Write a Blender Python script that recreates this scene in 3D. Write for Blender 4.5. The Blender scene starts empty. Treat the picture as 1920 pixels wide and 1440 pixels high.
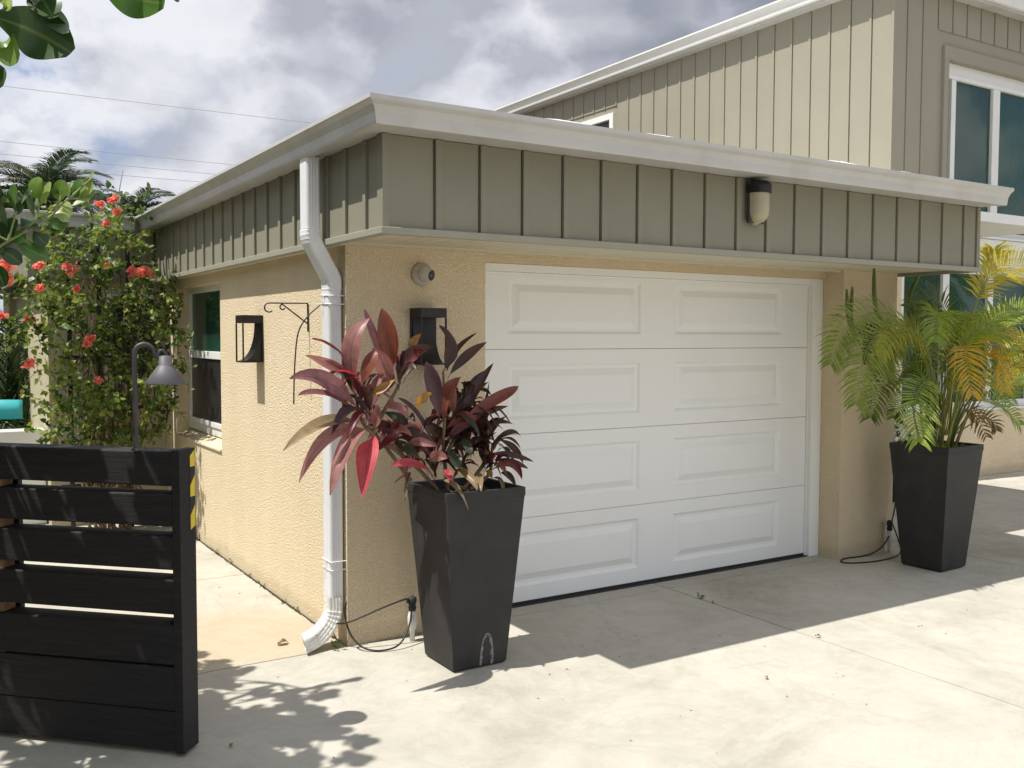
import bpy, math, random
from mathutils import Vector, Matrix
C = bpy.context.scene.collection
PI = math.pi
R = math.radians
rnd = random.Random(11)
V = Vector

# ------------------------------------------------------------------ object helpers
def tag(o, label=None, cat=None, group=None, kind=None):
    if label: o['label'] = label
    if cat: o['category'] = cat
    if group: o['group'] = group
    if kind: o['kind'] = kind
    return o

def thing(name, label, cat, loc=(0, 0, 0), rz=0, group=None):
    o = bpy.data.objects.new(name, None)
    o.empty_display_size = .1
    C.objects.link(o)
    o.location = loc
    o.rotation_euler = (0, 0, rz)
    return tag(o, label, cat, group)

class MB:
    def __init__(s):
        s.v = []; s.f = []; s.c = []; s.sm = []; s.uv = []
    def add(s, vs, fs, smooth=False, col=None, uvs=None):
        b = len(s.v)
        s.v += [tuple(p) for p in vs]
        for f in fs:
            s.f.append([b + i for i in f]); s.sm.append(smooth)
        s.c += [col or (0, 0, 0)] * len(vs) if not isinstance(col, list) else col
        s.uv += uvs if uvs else [(0, 0)] * len(vs)
        return s
    def box(s, x0, y0, z0, x1, y1, z1, col=None):
        vs = [(x0,y0,z0),(x1,y0,z0),(x1,y1,z0),(x0,y1,z0),(x0,y0,z1),(x1,y0,z1),(x1,y1,z1),(x0,y1,z1)]
        return s.add(vs, [(0,3,2,1),(4,5,6,7),(0,1,5,4),(1,2,6,5),(2,3,7,6),(3,0,4,7)], False, col)
    def quadpoly(s, pts, col=None):
        return s.add(pts, [tuple(range(len(pts)))], False, col)
    def tube(s, pts, r, n=8, cap=True, col=None, smooth=True):
        pts = [V(p) for p in pts]
        rs = r if isinstance(r, (list, tuple)) else [r] * len(pts)
        vs = []; fs = []
        up = V((0, 0, 1))
        t0 = (pts[1] - pts[0]).normalized()
        if abs(t0.dot(up)) > .95: up = V((1, 0, 0))
        a = t0.cross(up).normalized()
        for i, p in enumerate(pts):
            t = (pts[min(i+1, len(pts)-1)] - pts[max(i-1, 0)])
            if t.length < 1e-9: t = t0
            t.normalize()
            a = (a - t * a.dot(t)).normalized()
            b = t.cross(a)
            for k in range(n):
                q = 2 * PI * k / n
                vs.append(p + (a * math.cos(q) + b * math.sin(q)) * rs[i])
        for i in range(len(pts) - 1):
            for k in range(n):
                k2 = (k + 1) % n
                fs.append((i*n+k, i*n+k2, (i+1)*n+k2, (i+1)*n+k))
        s.add(vs, fs, smooth, col)
        if cap:
            s.add([vs[k] for k in range(n)], [tuple(range(n))[::-1]], False, col)
            s.add([vs[(len(pts)-1)*n+k] for k in range(n)], [tuple(range(n))], False, col)
        return s
    def lathe(s, prof, cx=0, cy=0, n=24, mat=None, col=None, smooth=True):
        vs = []; fs = []
        for r_, z in prof:
            for k in range(n):
                q = 2*PI*k/n
                p = V((r_*math.cos(q), r_*math.sin(q), z))
                if mat: p = mat @ p
                else: p += V((cx, cy, 0))
                vs.append(p)
        for i in range(len(prof)-1):
            for k in range(n):
                k2 = (k+1) % n
                fs.append((i*n+k, i*n+k2, (i+1)*n+k2, (i+1)*n+k))
        return s.add(vs, fs, smooth, col)
    def sweep(s, pts, prof, side, closed=False, col=None, cap=True, scale=None):
        # prof = list of (a, b): a along 'side', b along the local normal
        side = V(side).normalized(); pts = [V(p) for p in pts]; n = len(prof); vs = []; fs = []
        for i, p in enumerate(pts):
            t = (pts[min(i+1, len(pts)-1)] - pts[max(i-1, 0)]).normalized()
            nn = side.cross(t).normalized()
            sc = scale[i] if scale else 1
            for a, b in prof: vs.append(p + side * a * sc + nn * b * sc)
        for i in range(len(pts)-1):
            for k in range(n):
                k2 = (k+1) % n
                fs.append((i*n+k, i*n+k2, (i+1)*n+k2, (i+1)*n+k))
        s.add(vs, fs, False, col)
        if cap:
            s.add(vs[:n], [tuple(range(n))[::-1]], False, col); s.add(vs[-n:], [tuple(range(n))], False, col)
        return s
    def build(s, name, mat, parent=None, bevel=0, loc=None, rz=0, recalc=True):
        me = bpy.data.meshes.new(name)
        me.from_pydata([tuple(p) for p in s.v], [], s.f)
        me.polygons.foreach_set('use_smooth', s.sm)
        if any(c != (0, 0, 0) for c in s.c):
            ca = me.color_attributes.new('tint', 'FLOAT_COLOR', 'POINT')
            ca.data.foreach_set('color', [k for c in s.c for k in (c[0], c[1], c[2], 1)])
        me.update()
        if recalc:
            import bmesh
            bm = bmesh.new(); bm.from_mesh(me); bmesh.ops.recalc_face_normals(bm, faces=bm.faces); bm.to_mesh(me); bm.free()
        me.materials.append(mat)
        o = bpy.data.objects.new(name, me)
        C.objects.link(o)
        if parent: o.parent = parent
        if loc: o.location = loc
        if rz: o.rotation_euler = (0, 0, rz)
        if bevel:
            m = o.modifiers.new('bevel', 'BEVEL'); m.width = bevel; m.segments = 2; m.limit_method = 'ANGLE'
        return o

# ------------------------------------------------------------------ materials
def newmat(name):
    m = bpy.data.materials.new(name); m.use_nodes = True
    nt = m.node_tree; b = nt.nodes['Principled BSDF']
    return m, nt, b
def N(nt, t, **k):
    n = nt.nodes.new(t)
    for a, v in k.items():
        if a in n.inputs: n.inputs[a].default_value = v
        else: setattr(n, a, v)
    return n
def noise(nt, scale, detail=4, rough=.5, src=None, dist=0):
    n = nt.nodes.new('ShaderNodeTexNoise'); n.inputs['Scale'].default_value = scale
    n.inputs['Detail'].default_value = detail; n.inputs['Roughness'].default_value = rough; n.inputs['Distortion'].default_value = dist
    if src: nt.links.new(src, n.inputs['Vector'])
    return n
def ramp(nt, fac, stops, interp='LINEAR'):
    r = nt.nodes.new('ShaderNodeValToRGB'); r.color_ramp.interpolation = interp
    e = r.color_ramp.elements
    while len(e) > 1: e.remove(e[-1])
    e[0].position, e[0].color = stops[0][0], (*stops[0][1], 1)
    for p, c in stops[1:]:
        k = e.new(p); k.color = (*c, 1)
    nt.links.new(fac, r.inputs[0]); return r
def mixc(nt, fac, a, b, mode='MIX'):
    m = nt.nodes.new('ShaderNodeMix'); m.data_type = 'RGBA'; m.blend_type = mode
    for idx, x in ((0, fac), (6, a), (7, b)):
        if isinstance(x, (int, float)): m.inputs[idx].default_value = x
        elif isinstance(x, tuple): m.inputs[idx].default_value = (*x, 1)
        else: nt.links.new(x, m.inputs[idx])
    return m.outputs[2]
def objco(nt):
    return nt.nodes.new('ShaderNodeTexCoord').outputs['Object']
def bump(nt, b, h, strength=.3, dist=.01):
    n = nt.nodes.new('ShaderNodeBump'); n.inputs['Strength'].default_value = strength; n.inputs['Distance'].default_value = dist
    nt.links.new(h, n.inputs['Height']); nt.links.new(n.outputs[0], b.inputs['Normal']); return n

def simple(name, col, rough=.5, metal=0, var=.08, scale=6, bumps=0, bscale=80, spec=.5, dirt=None, dirts=3):
    m, nt, b = newmat(name)
    co = objco(nt)
    n = noise(nt, scale, 6, .6, co)
    lo = tuple(c * (1 - var) for c in col); hi = tuple(min(1, c * (1 + var)) for c in col)
    r = ramp(nt, n.outputs['Fac'], [(.3, lo), (.7, hi)])
    out = r.outputs[0]
    if dirt:
        n2 = noise(nt, dirts, 8, .65, co)
        r2 = ramp(nt, n2.outputs['Fac'], [(.5, (0,)*3), (.78, (1,)*3)])
        out = mixc(nt, r2.outputs[0], out, dirt)
    nt.links.new(out, b.inputs['Base Color'])
    b.inputs['Roughness'].default_value = rough; b.inputs['Metallic'].default_value = metal
    b.inputs['Specular IOR Level'].default_value = spec
    if bumps:
        n3 = noise(nt, bscale, 4, .6, co); bump(nt, b, n3.outputs['Fac'], bumps, .01)
    return m

# stucco: coarse knockdown texture
def stucco(name, col):
    m, nt, b = newmat(name); co = objco(nt)
    n1 = noise(nt, 1.3, 5, .6, co)
    c = ramp(nt, n1.outputs['Fac'], [(.3, tuple(k*.94 for k in col)), (.7, col)]).outputs[0]
    # light dirt near the ground
    sep = nt.nodes.new('ShaderNodeSeparateXYZ'); nt.links.new(co, sep.inputs[0])
    n4 = noise(nt, 5, 6, .7, co)
    ma = N(nt, 'ShaderNodeMath', operation='MULTIPLY_ADD'); nt.links.new(n4.outputs['Fac'], ma.inputs[0]); ma.inputs[1].default_value = -.12
    nt.links.new(sep.outputs['Z'], ma.inputs[2])
    d = ramp(nt, ma.outputs[0], [(-.0, (1,)*3), (.0, (1,)*3), (.06, (0,)*3)])
    d.color_ramp.elements[0].position = 0
    c = mixc(nt, N(nt, 'ShaderNodeMath', operation='MULTIPLY').outputs[0], c, (.2, .16, .1)) if False else c
    mm = N(nt, 'ShaderNodeMath', operation='MULTIPLY'); nt.links.new(d.outputs[0], mm.inputs[0]); mm.inputs[1].default_value = .2
    c = mixc(nt, mm.outputs[0], c, (.22, .18, .11))
    ms = nt.nodes.new('ShaderNodeMapping'); ms.inputs['Scale'].default_value = (2.2, 2.2, .6); nt.links.new(co, ms.inputs[0]); nd = noise(nt, 1.6, 6, .65, ms.outputs[0])
    c = mixc(nt, 1.0, c, ramp(nt, nd.outputs['Fac'], [(.3, (.95, .945, .93)), (.6, (1,)*3)]).outputs[0], 'MULTIPLY')
    nt.links.new(c, b.inputs['Base Color']); b.inputs['Roughness'].default_value = .92; b.inputs['Specular IOR Level'].default_value = .15
    v = nt.nodes.new('ShaderNodeTexNoise'); v.inputs['Scale'].default_value = 80; v.inputs['Detail'].default_value = 3; v.inputs['Roughness'].default_value = .55; v.inputs['Distortion'].default_value = .25
    nt.links.new(co, v.inputs['Vector'])
    rr = ramp(nt, v.outputs['Fac'], [(.38, (0,)*3), (.56, (1,)*3)])
    n2 = noise(nt, 150, 3, .6, co)
    ad = N(nt, 'ShaderNodeMath', operation='MULTIPLY_ADD'); nt.links.new(n2.outputs['Fac'], ad.inputs[0]); ad.inputs[1].default_value = .35; nt.links.new(rr.outputs[0], ad.inputs[2])
    bump(nt, b, ad.outputs[0], 1.0, .0042)
    return m

def concrete(name):
    m, nt, b = newmat(name); co = objco(nt)
    n1 = noise(nt, .9, 6, .62, co); n2 = noise(nt, 4.5, 8, .7, co); n3 = noise(nt, 260, 3, .6, co)
    base = ramp(nt, n1.outputs['Fac'], [(.25, (.40, .378, .32)), (.5, (.485, .46, .395)), (.75, (.54, .515, .445))]).outputs[0]
    mot = ramp(nt, n2.outputs['Fac'], [(.3, (.9, .9, .9)), (.52, (1, 1, 1)), (.8, (1.03, 1.03, 1.02))]).outputs[0]
    c = mixc(nt, 1.0, base, mot, 'MULTIPLY')
    fin = ramp(nt, n3.outputs['Fac'], [(.3, (.9,)*3), (.6, (1,)*3)]).outputs[0]
    c = mixc(nt, 1.0, c, fin, 'MULTIPLY')
    # dark trodden patches
    n5 = noise(nt, .55, 9, .72, co, .4)
    p5 = ramp(nt, n5.outputs['Fac'], [(.52, (1,)*3), (.7, (.78, .765, .74))]).outputs[0]
    c = mixc(nt, 1.0, c, p5, 'MULTIPLY')
    # tannin stain on the side path by the downspout
    gx = N(nt, 'ShaderNodeVectorMath', operation='SUBTRACT'); nt.links.new(co, gx.inputs[0]); gx.inputs[1].default_value = (-.42, .42, 0)
    sc = N(nt, 'ShaderNodeVectorMath', operation='MULTIPLY'); nt.links.new(gx.outputs[0], sc.inputs[0]); sc.inputs[1].default_value = (1.5, 1.35, 0)
    ln = N(nt, 'ShaderNodeVectorMath', operation='LENGTH'); nt.links.new(sc.outputs[0], ln.inputs[0])
    n6 = noise(nt, 3, 6, .7, co)
    ad = N(nt, 'ShaderNodeMath', operation='MULTIPLY_ADD'); nt.links.new(n6.outputs['Fac'], ad.inputs[0]); ad.inputs[1].default_value = -.9; nt.links.new(ln.outputs['Value'], ad.inputs[2])
    st = ramp(nt, ad.outputs[0], [(.0, (1,)*3), (.55, (0,)*3)]).outputs[0]
    ml = N(nt, 'ShaderNodeMath', operation='MULTIPLY'); nt.links.new(st, ml.inputs[0]); ml.inputs[1].default_value = .55
    sep = nt.nodes.new('ShaderNodeSeparateXYZ'); nt.links.new(co, sep.inputs[0])
    gt = N(nt, 'ShaderNodeMath', operation='GREATER_THAN'); nt.links.new(sep.outputs['Y'], gt.inputs[0]); gt.inputs[1].default_value = -.01
    m2 = N(nt, 'ShaderNodeMath', operation='MULTIPLY'); nt.links.new(ml.outputs[0], m2.inputs[0]); nt.links.new(gt.outputs[0], m2.inputs[1])
    c = mixc(nt, m2.outputs[0], c, (.46, .36, .22))
    # sparse black specks
    vo = nt.nodes.new('ShaderNodeTexVoronoi'); vo.inputs['Scale'].default_value = 7; nt.links.new(co, vo.inputs['Vector'])
    sp = ramp(nt, vo.outputs['Distance'], [(.0, (.35, .32, .28)), (.012, (.35, .32, .28)), (.02, (1, 1, 1))]).outputs[0]
    c = mixc(nt, 1.0, c, sp, 'MULTIPLY')
    # hairline crack: thin band of a warped wave, only in places
    vc = nt.nodes.new('ShaderNodeTexVoronoi'); vc.feature = 'DISTANCE_TO_EDGE'; vc.inputs['Scale'].default_value = .42
    wn = noise(nt, 3.5, 5, .6, co); wm = N(nt, 'ShaderNodeVectorMath', operation='MULTIPLY_ADD'); nt.links.new(wn.outputs['Color'], wm.inputs[0]); wm.inputs[1].default_value = (.35, .35, 0); nt.links.new(co, wm.inputs[2]); nt.links.new(wm.outputs[0], vc.inputs['Vector'])
    ck = ramp(nt, vc.outputs['Distance'], [(0, (1,)*3), (.0008, (1,)*3), (.0018, (0,)*3)]).outputs[0]
    km = noise(nt, .8, 2, .5, co); kr = ramp(nt, km.outputs['Fac'], [(.52, (0,)*3), (.6, (.16,)*3)]).outputs[0]
    kk = N(nt, 'ShaderNodeMath', operation='MULTIPLY'); nt.links.new(ck, kk.inputs[0]); nt.links.new(kr, kk.inputs[1])
    c = mixc(nt, kk.outputs[0], c, (.16, .14, .12))
    # broad water marks
    n9 = noise(nt, 1.7, 7, .7, co, 1.2); c = mixc(nt, 1.0, c, ramp(nt, n9.outputs['Fac'], [(.44, (1,)*3), (.5, (.93, .925, .915)), (.56, (1,)*3), (.64, (.95, .945, .93)), (.75, (1,)*3)]).outputs[0], 'MULTIPLY')
    nt.links.new(c, b.inputs['Base Color'])
    b.inputs['Roughness'].default_value = .88; b.inputs['Specular IOR Level'].default_value = .25
    bump(nt, b, n3.outputs['Fac'], .25, .003)
    return m

def tint_leaf(name, stops, rough=.4, trans=.0, spec=.5, vein=False, streak=False):
    """leaf material: 'tint' R picks a hue on the ramp, G is distance from the midrib, B along the leaf"""
    m, nt, b = newmat(name)
    a = nt.nodes.new('ShaderNodeAttribute'); a.attribute_name = 'tint'
    s = nt.nodes.new('ShaderNodeSeparateColor'); nt.links.new(a.outputs['Color'], s.inputs[0])
    r = ramp(nt, s.outputs[0], stops)
    co = objco(nt); n = noise(nt, 30, 4, .6, co)
    v = ramp(nt, n.outputs['Fac'], [(.3, (.78,)*3), (.7, (1.12,)*3)]).outputs[0]
    c = mixc(nt, 1.0, r.outputs[0], v, 'MULTIPLY')
    if streak:
        cb = nt.nodes.new('ShaderNodeCombineXYZ'); nt.links.new(s.outputs[1], cb.inputs[0]); nt.links.new(s.outputs[2], cb.inputs[1]); nt.links.new(s.outputs[0], cb.inputs[2])
        mp = nt.nodes.new('ShaderNodeMapping'); mp.inputs['Scale'].default_value = (9, 1.6, 40); nt.links.new(cb.outputs[0], mp.inputs[0])
        ns = noise(nt, 1.0, 5, .65, mp.outputs[0]); rs = ramp(nt, ns.outputs['Fac'], [(.42, (0,)*3), (.66, (1,)*3)])
        mk = N(nt, 'ShaderNodeMath', operation='MULTIPLY'); nt.links.new(rs.outputs[0], mk.inputs[0]); mk.inputs[1].default_value = .55
        c = mixc(nt, mk.outputs[0], c, mixc(nt, 1.0, c, (1.9, 1.8, 1.6), 'MULTIPLY'))
        ed = ramp(nt, s.outputs[1], [(.8, (1,)*3), (1.0, (1.35, .8, .9))]).outputs[0]; c = mixc(nt, 1.0, c, ed, 'MULTIPLY')
    if vein:
        g = ramp(nt, s.outputs[1], [(.0, (1,)*3), (.12, (0,)*3)])
        mm = N(nt, 'ShaderNodeMath', operation='MULTIPLY'); nt.links.new(g.outputs[0], mm.inputs[0]); mm.inputs[1].default_value = .5
        c = mixc(nt, mm.outputs[0], c, vein)
    nt.links.new(c, b.inputs['Base Color']); b.inputs['Roughness'].default_value = rough; b.inputs['Specular IOR Level'].default_value = spec
    if trans:
        t = nt.nodes.new('ShaderNodeBsdfTranslucent'); hs = nt.nodes.new('ShaderNodeHueSaturation'); hs.inputs['Saturation'].default_value = 1.15; hs.inputs['Value'].default_value = 1.5
        nt.links.new(c, hs.inputs['Color']); nt.links.new(hs.outputs[0], t.inputs['Color'])
        ms = nt.nodes.new('ShaderNodeMixShader'); ms.inputs[0].default_value = trans
        out = nt.nodes['Material Output']
        nt.links.new(b.outputs[0], ms.inputs[1]); nt.links.new(t.outputs[0], ms.inputs[2]); nt.links.new(ms.outputs[0], out.inputs['Surface'])
    return m

def glass(name, col, rough=.02, alpha=.35):
    m, nt, b = newmat(name)
    b.inputs['Base Color'].default_value = (*col, 1); b.inputs['Roughness'].default_value = rough
    b.inputs['Specular IOR Level'].default_value = 1.0; b.inputs['IOR'].default_value = 1.6
    co = objco(nt); n = noise(nt, 1.6, 2, .4, co); bump(nt, b, n.outputs['Fac'], .06, .02)
    tr = nt.nodes.new('ShaderNodeBsdfTransparent'); tr.inputs[0].default_value = (.55, .8, .68, 1)
    ms = nt.nodes.new('ShaderNodeMixShader'); ms.inputs[0].default_value = alpha
    nt.links.new(b.outputs[0], ms.inputs[1]); nt.links.new(tr.outputs[0], ms.inputs[2]); nt.links.new(ms.outputs[0], nt.nodes['Material Output'].inputs['Surface'])
    return m

M = {}
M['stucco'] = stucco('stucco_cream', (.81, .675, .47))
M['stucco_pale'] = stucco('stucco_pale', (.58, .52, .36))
M['concrete'] = concrete('driveway_concrete')
M['soil'] = simple('soil', (.05, .035, .022), .95, var=.4, scale=30, bumps=.8)
M['ground'] = simple('ground_earth', (.16, .13, .09), .95, var=.3, scale=3, bumps=.5, bscale=30)
M['siding'] = simple('olive_siding', (.25, .24, .18), .62, var=.05, scale=4, bumps=.06, bscale=220, spec=.3)
M['siding_light'] = simple('olive_trim', (.31, .30, .235), .5, var=.05, spec=.4)
M['siding_up'] = simple('upper_siding', (.30, .28, .215), .62, var=.04, scale=2, bumps=.05, bscale=200, spec=.3)
M['gutter'] = simple('white_gutter', (.53, .525, .505), .35, var=.04, scale=3, dirt=(.42, .4, .35), dirts=2.2)
M['downspout'] = simple('white_downspout', (.74, .75, .76), .3, var=.03, scale=5, dirt=(.62, .62, .6), dirts=2)
M['spoutlow'] = simple('white_spout_old', (.76, .75, .71), .45, var=.05, scale=9, dirt=(.28, .26, .22), dirts=22)
M['soffit'] = simple('cream_soffit', (.60, .55, .42), .6, var=.04)
M['whitewood'] = simple('white_trim', (.76, .76, .73), .45, var=.03)
M['door'] = simple('door_white', (.87, .87, .84), .42, var=.012, scale=1.2, bumps=.03, bscale=150, dirt=(.82, .82, .79), dirts=1.2)
M['rubber'] = simple('black_rubber', (.025, .024, .023), .7)
M['roof'] = simple('roof_membrane', (.8, .8, .78), .6, var=.05)
M['black'] = simple('black_metal', (.011, .009, .0085), .45, var=.1)
M['planter'] = simple('charcoal_planter', (.027, .026, .026), .6, var=.2, scale=5, bumps=.15, bscale=260, spec=.35, dirt=(.045, .043, .04), dirts=2.6)
M['wire'] = simple('black_cable', (.012, .012, .012), .5)
M['pvc'] = simple('white_pvc', (.7, .7, .68), .35)
M['turq'] = simple('turquoise_plastic', (.05, .42, .47), .4, var=.08)
M['bluegrey'] = simple('lamp_grey', (.045, .042, .047), .5, var=.12, scale=20)
M['shade'] = simple('shade_grey', (.105, .1, .108), .55, var=.12, scale=20)
M['rawwood'] = simple('raw_wood', (.2, .12, .055), .8, var=.3, scale=25)
M['yellow'] = simple('yellow_tape', (.72, .55, .05), .4, var=.05)
M['glass'] = glass('window_glass', (.035, .085, .068), .02, .5)
M['screen'] = simple('dark_screen', (.022, .022, .026), .35, var=.2, scale=3, spec=.6)
M['blind'] = simple('green_blind', (.34, .52, .44), .7, var=.15, scale=2)
M['dark'] = simple('interior_dark', (.05, .055, .05), .9)
M['greysiding'] = simple('grey_lap', (.38, .38, .36), .6)
M['corr'] = simple('corrugated_yellow', (.5, .46, .3), .5)
M['amber'] = simple('lamp_diffuser', (.42, .37, .24), .35, var=.12, scale=9)
M['lens'] = simple('camera_lens', (.03, .033, .036), .12, spec=.8)
M['camwhite'] = simple('camera_shell', (.55, .52, .47), .4, var=.03)
M['trunk'] = simple('bark', (.17, .13, .09), .9, var=.3, scale=14, bumps=.5, bscale=40)
M['twig'] = simple('twig', (.16, .11, .06), .85, var=.25, scale=20)
M['gtwig'] = simple('green_twig', (.2, .24, .08), .6, var=.2, scale=20)
M['scuff'] = simple('scuffed_edge', (.2, .195, .185), .9, var=.5, scale=60, dirt=(.027, .026, .026), dirts=95)

def blackwood():
    m, nt, b = newmat('black_painted_wood'); co = objco(nt)
    mp = nt.nodes.new('ShaderNodeMapping'); mp.inputs['Scale'].default_value = (1.2, 14, 22); nt.links.new(co, mp.inputs[0])
    n = noise(nt, 3.5, 8, .65, mp.outputs[0], .8)
    c = ramp(nt, n.outputs['Fac'], [(.3, (.012, .011, .012)), (.6, (.022, .02, .022)), (.8, (.035, .03, .03))])
    nt.links.new(c.outputs[0], b.inputs['Base Color']); b.inputs['Roughness'].default_value = .6; b.inputs['Specular IOR Level'].default_value = .35
    bump(nt, b, n.outputs['Fac'], .5, .006); return m
M['blackwood'] = blackwood()

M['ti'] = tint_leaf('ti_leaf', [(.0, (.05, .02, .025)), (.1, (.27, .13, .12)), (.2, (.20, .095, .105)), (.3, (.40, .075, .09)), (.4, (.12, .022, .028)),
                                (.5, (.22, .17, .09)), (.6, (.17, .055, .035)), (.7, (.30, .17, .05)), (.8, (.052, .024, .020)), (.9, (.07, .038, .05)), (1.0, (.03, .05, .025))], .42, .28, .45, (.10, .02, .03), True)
M['palm'] = tint_leaf('palm_leaflet', [(.0, (.62, .36, .05)), (.2, (.50, .44, .07)), (.4, (.27, .37, .07)), (.6, (.27, .32, .065)), (.8, (.16, .20, .045)), (.9, (.07, .10, .025)), (1.0, (.26, .17, .08))], .42, .45, .45)
M['clusia'] = tint_leaf('clusia_leaf', [(.0, (.03, .065, .02)), (.25, (.07, .15, .03)), (.5, (.16, .26, .055)), (.75, (.30, .38, .11)), (1.0, (.14, .2, .12))], .34, .25, .5, (.2, .25, .08))
M['boug'] = tint_leaf('vine_leaf', [(.0, (.03, .06, .015)), (.35, (.085, .14, .03)), (.7, (.21, .27, .055)), (1.0, (.36, .38, .11))], .5, .35, .35)
M['bloom'] = tint_leaf('coral_bract', [(.0, (.66, .14, .13)), (.5, (.9, .34, .29)), (1.0, (.95, .55, .38))], .55, .35, .3)
M['darkpalm'] = tint_leaf('dark_palm', [(.0, (.015, .035, .012)), (.5, (.04, .075, .02)), (1.0, (.09, .14, .035))], .5, .25, .4)
M['farpalm'] = tint_leaf('far_palm', [(.0, (.03, .055, .03)), (.5, (.075, .105, .055)), (1.0, (.2, .2, .13))], .5, .2, .5)
M['white_petal'] = tint_leaf('white_petal', [(.0, (.8, .8, .78)), (1, (.85, .85, .8))], .5, .2)

# ------------------------------------------------------------------ leaf geometry
def bez(a, b, c, t):
    k = b * 2 - (a + c) * .5
    return a * (1-t)**2 + k * 2*t*(1-t) + c * t*t
def leaf(mb, a, b, c, w, tint, nh, segs=9, fold=.25, peak=.45, wav=.0, petiole=.0, blunt=False):
    a, b, c = V(a), V(b), V(c)
    vs = []; cs = []; fs = []
    ph = rnd.random() * 6
    for i in range(segs + 1):
        t = i / segs
        p = bez(a, b, c, t)
        tg = (bez(a, b, c, min(1, t + .03)) - bez(a, b, c, max(0, t - .03))).normalized()
        sd = tg.cross(nh)
        if sd.length < 1e-4: sd = V((1, 0, 0))
        sd.normalize(); nn = sd.cross(tg).normalized()
        if blunt: prof = (math.sin(PI * min(1, t**1.5)) ** .55 if t < .999 else 0) ; prof = max(.04, prof) if t < .98 else .25
        else:
            q = max(0, (t - petiole) / (1 - petiole))
            prof = (math.sin(PI * q ** (math.log(.5) / math.log(peak)))) ** .8 if 0 < q < 1 else 0
            prof = max(prof, .07 if t < .9 else .01)
        h = w * .5 * prof
        wv = wav * w * math.sin(ph + t * 9)
        e = nn * (fold * h)
        for s, g in ((-1, 1), (-.5, .5), (0, 0), (.5, .5), (1, 1)):
            vs.append(p + sd * (h * s) + nn * (fold * h * abs(s)) + nn * (wv * s * abs(s)))
            cs.append((tint + (rnd.random() - .5) * .0, g + .001, t))
    for i in range(segs):
        for k in range(4):
            fs.append((i*5+k, i*5+k+1, (i+1)*5+k+1, (i+1)*5+k))
    mb.add(vs, fs, True, cs)
def smallleaf(mb, p, d, n, L, w, tint):
    sd = d.cross(n).normalized()
    vs = [p, p + d*L*.35 + sd*w*.5 + n*w*.12, p + d*L*.8 + sd*w*.3 , p + d*L, p + d*L*.8 - sd*w*.3, p + d*L*.35 - sd*w*.5 + n*w*.12]
    mb.add(vs, [(0, 1, 2, 3), (0, 3, 4, 5)], False, [(tint, .5, .5)] * 6)
def rv(s=1):
    return V((rnd.gauss(0, 1), rnd.gauss(0, 1), rnd.gauss(0, 1))) * s
def poly_at(P, t):
    # Catmull-Rom through P, t 0..1
    n = len(P) - 1; x = min(t, .9999) * n; i = int(x); u = x - i
    p0 = P[max(0, i-1)]; p1 = P[i]; p2 = P[i+1]; p3 = P[min(n, i+2)]
    return .5 * ((2*p1) + (p2-p0)*u + (2*p0-5*p1+4*p2-p3)*u*u + (3*p1-p0-3*p2+p3)*u**3)
def frond(mb, P, L, tint, t0=.35, nh=None, step=.018, lw=.016, droop=.35, r0=.007, jit=.12, rtint=None):
    P = [V(p) for p in P]
    length = sum((P[i+1]-P[i]).length for i in range(len(P)-1))
    pts = [poly_at(P, k/24) for k in range(25)]
    mb.tube(pts, [r0*(1-.8*k/24) for k in range(25)], 5, False, (rtint if rtint is not None else tint, .5, .5))
    n = max(8, int(length*(1-t0)/step))
    for i in range(n):
        t = t0 + (1-t0)*(i+.5)/n; q = (t-t0)/(1-t0)
        p = poly_at(P, t); tg = (poly_at(P, min(1, t+.02)) - poly_at(P, t-.02)).normalized()
        up = nh if nh is not None else V((0, 0, 1))
        sd = tg.cross(up)
        if sd.length < .05: sd = tg.cross(V((1, 0, 0)))
        sd.normalize(); nn = sd.cross(tg).normalized()
        ll = L * (.45 + .75*math.sin(PI*min(1, q*.85+.12))) * (.92+.16*rnd.random())
        for s in (-1, 1):
            fw = .55 + .6*q
            d = (sd*s + tg*fw + nn*.25 + rv(jit*.5)).normalized()
            e = p + d*ll*.5; d2 = (d + V((0, 0, -droop*(.7+.6*rnd.random())))).normalized(); f_ = e + d2*ll*.5
            lwid = lw*(.8+.4*rnd.random()); s2 = d.cross(nn).normalized()
            tt = min(1, max(0.001, tint + (rnd.random()-.5)*.12))
            m_ = p + d*ll*.22
            vs = [p + s2*lwid*.15, m_ + s2*lwid*.5, e + s2*lwid*.45, f_, e - s2*lwid*.45, m_ - s2*lwid*.5, p - s2*lwid*.15, m_ - nn*lwid*.2, e - nn*lwid*.2]
            mb.add(vs, [(0,1,7,), (1,2,8,7), (2,3,8), (8,3,4), (7,8,4,5), (0,7,5,6)], False, [(tt, .5, .5)]*9)

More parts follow.
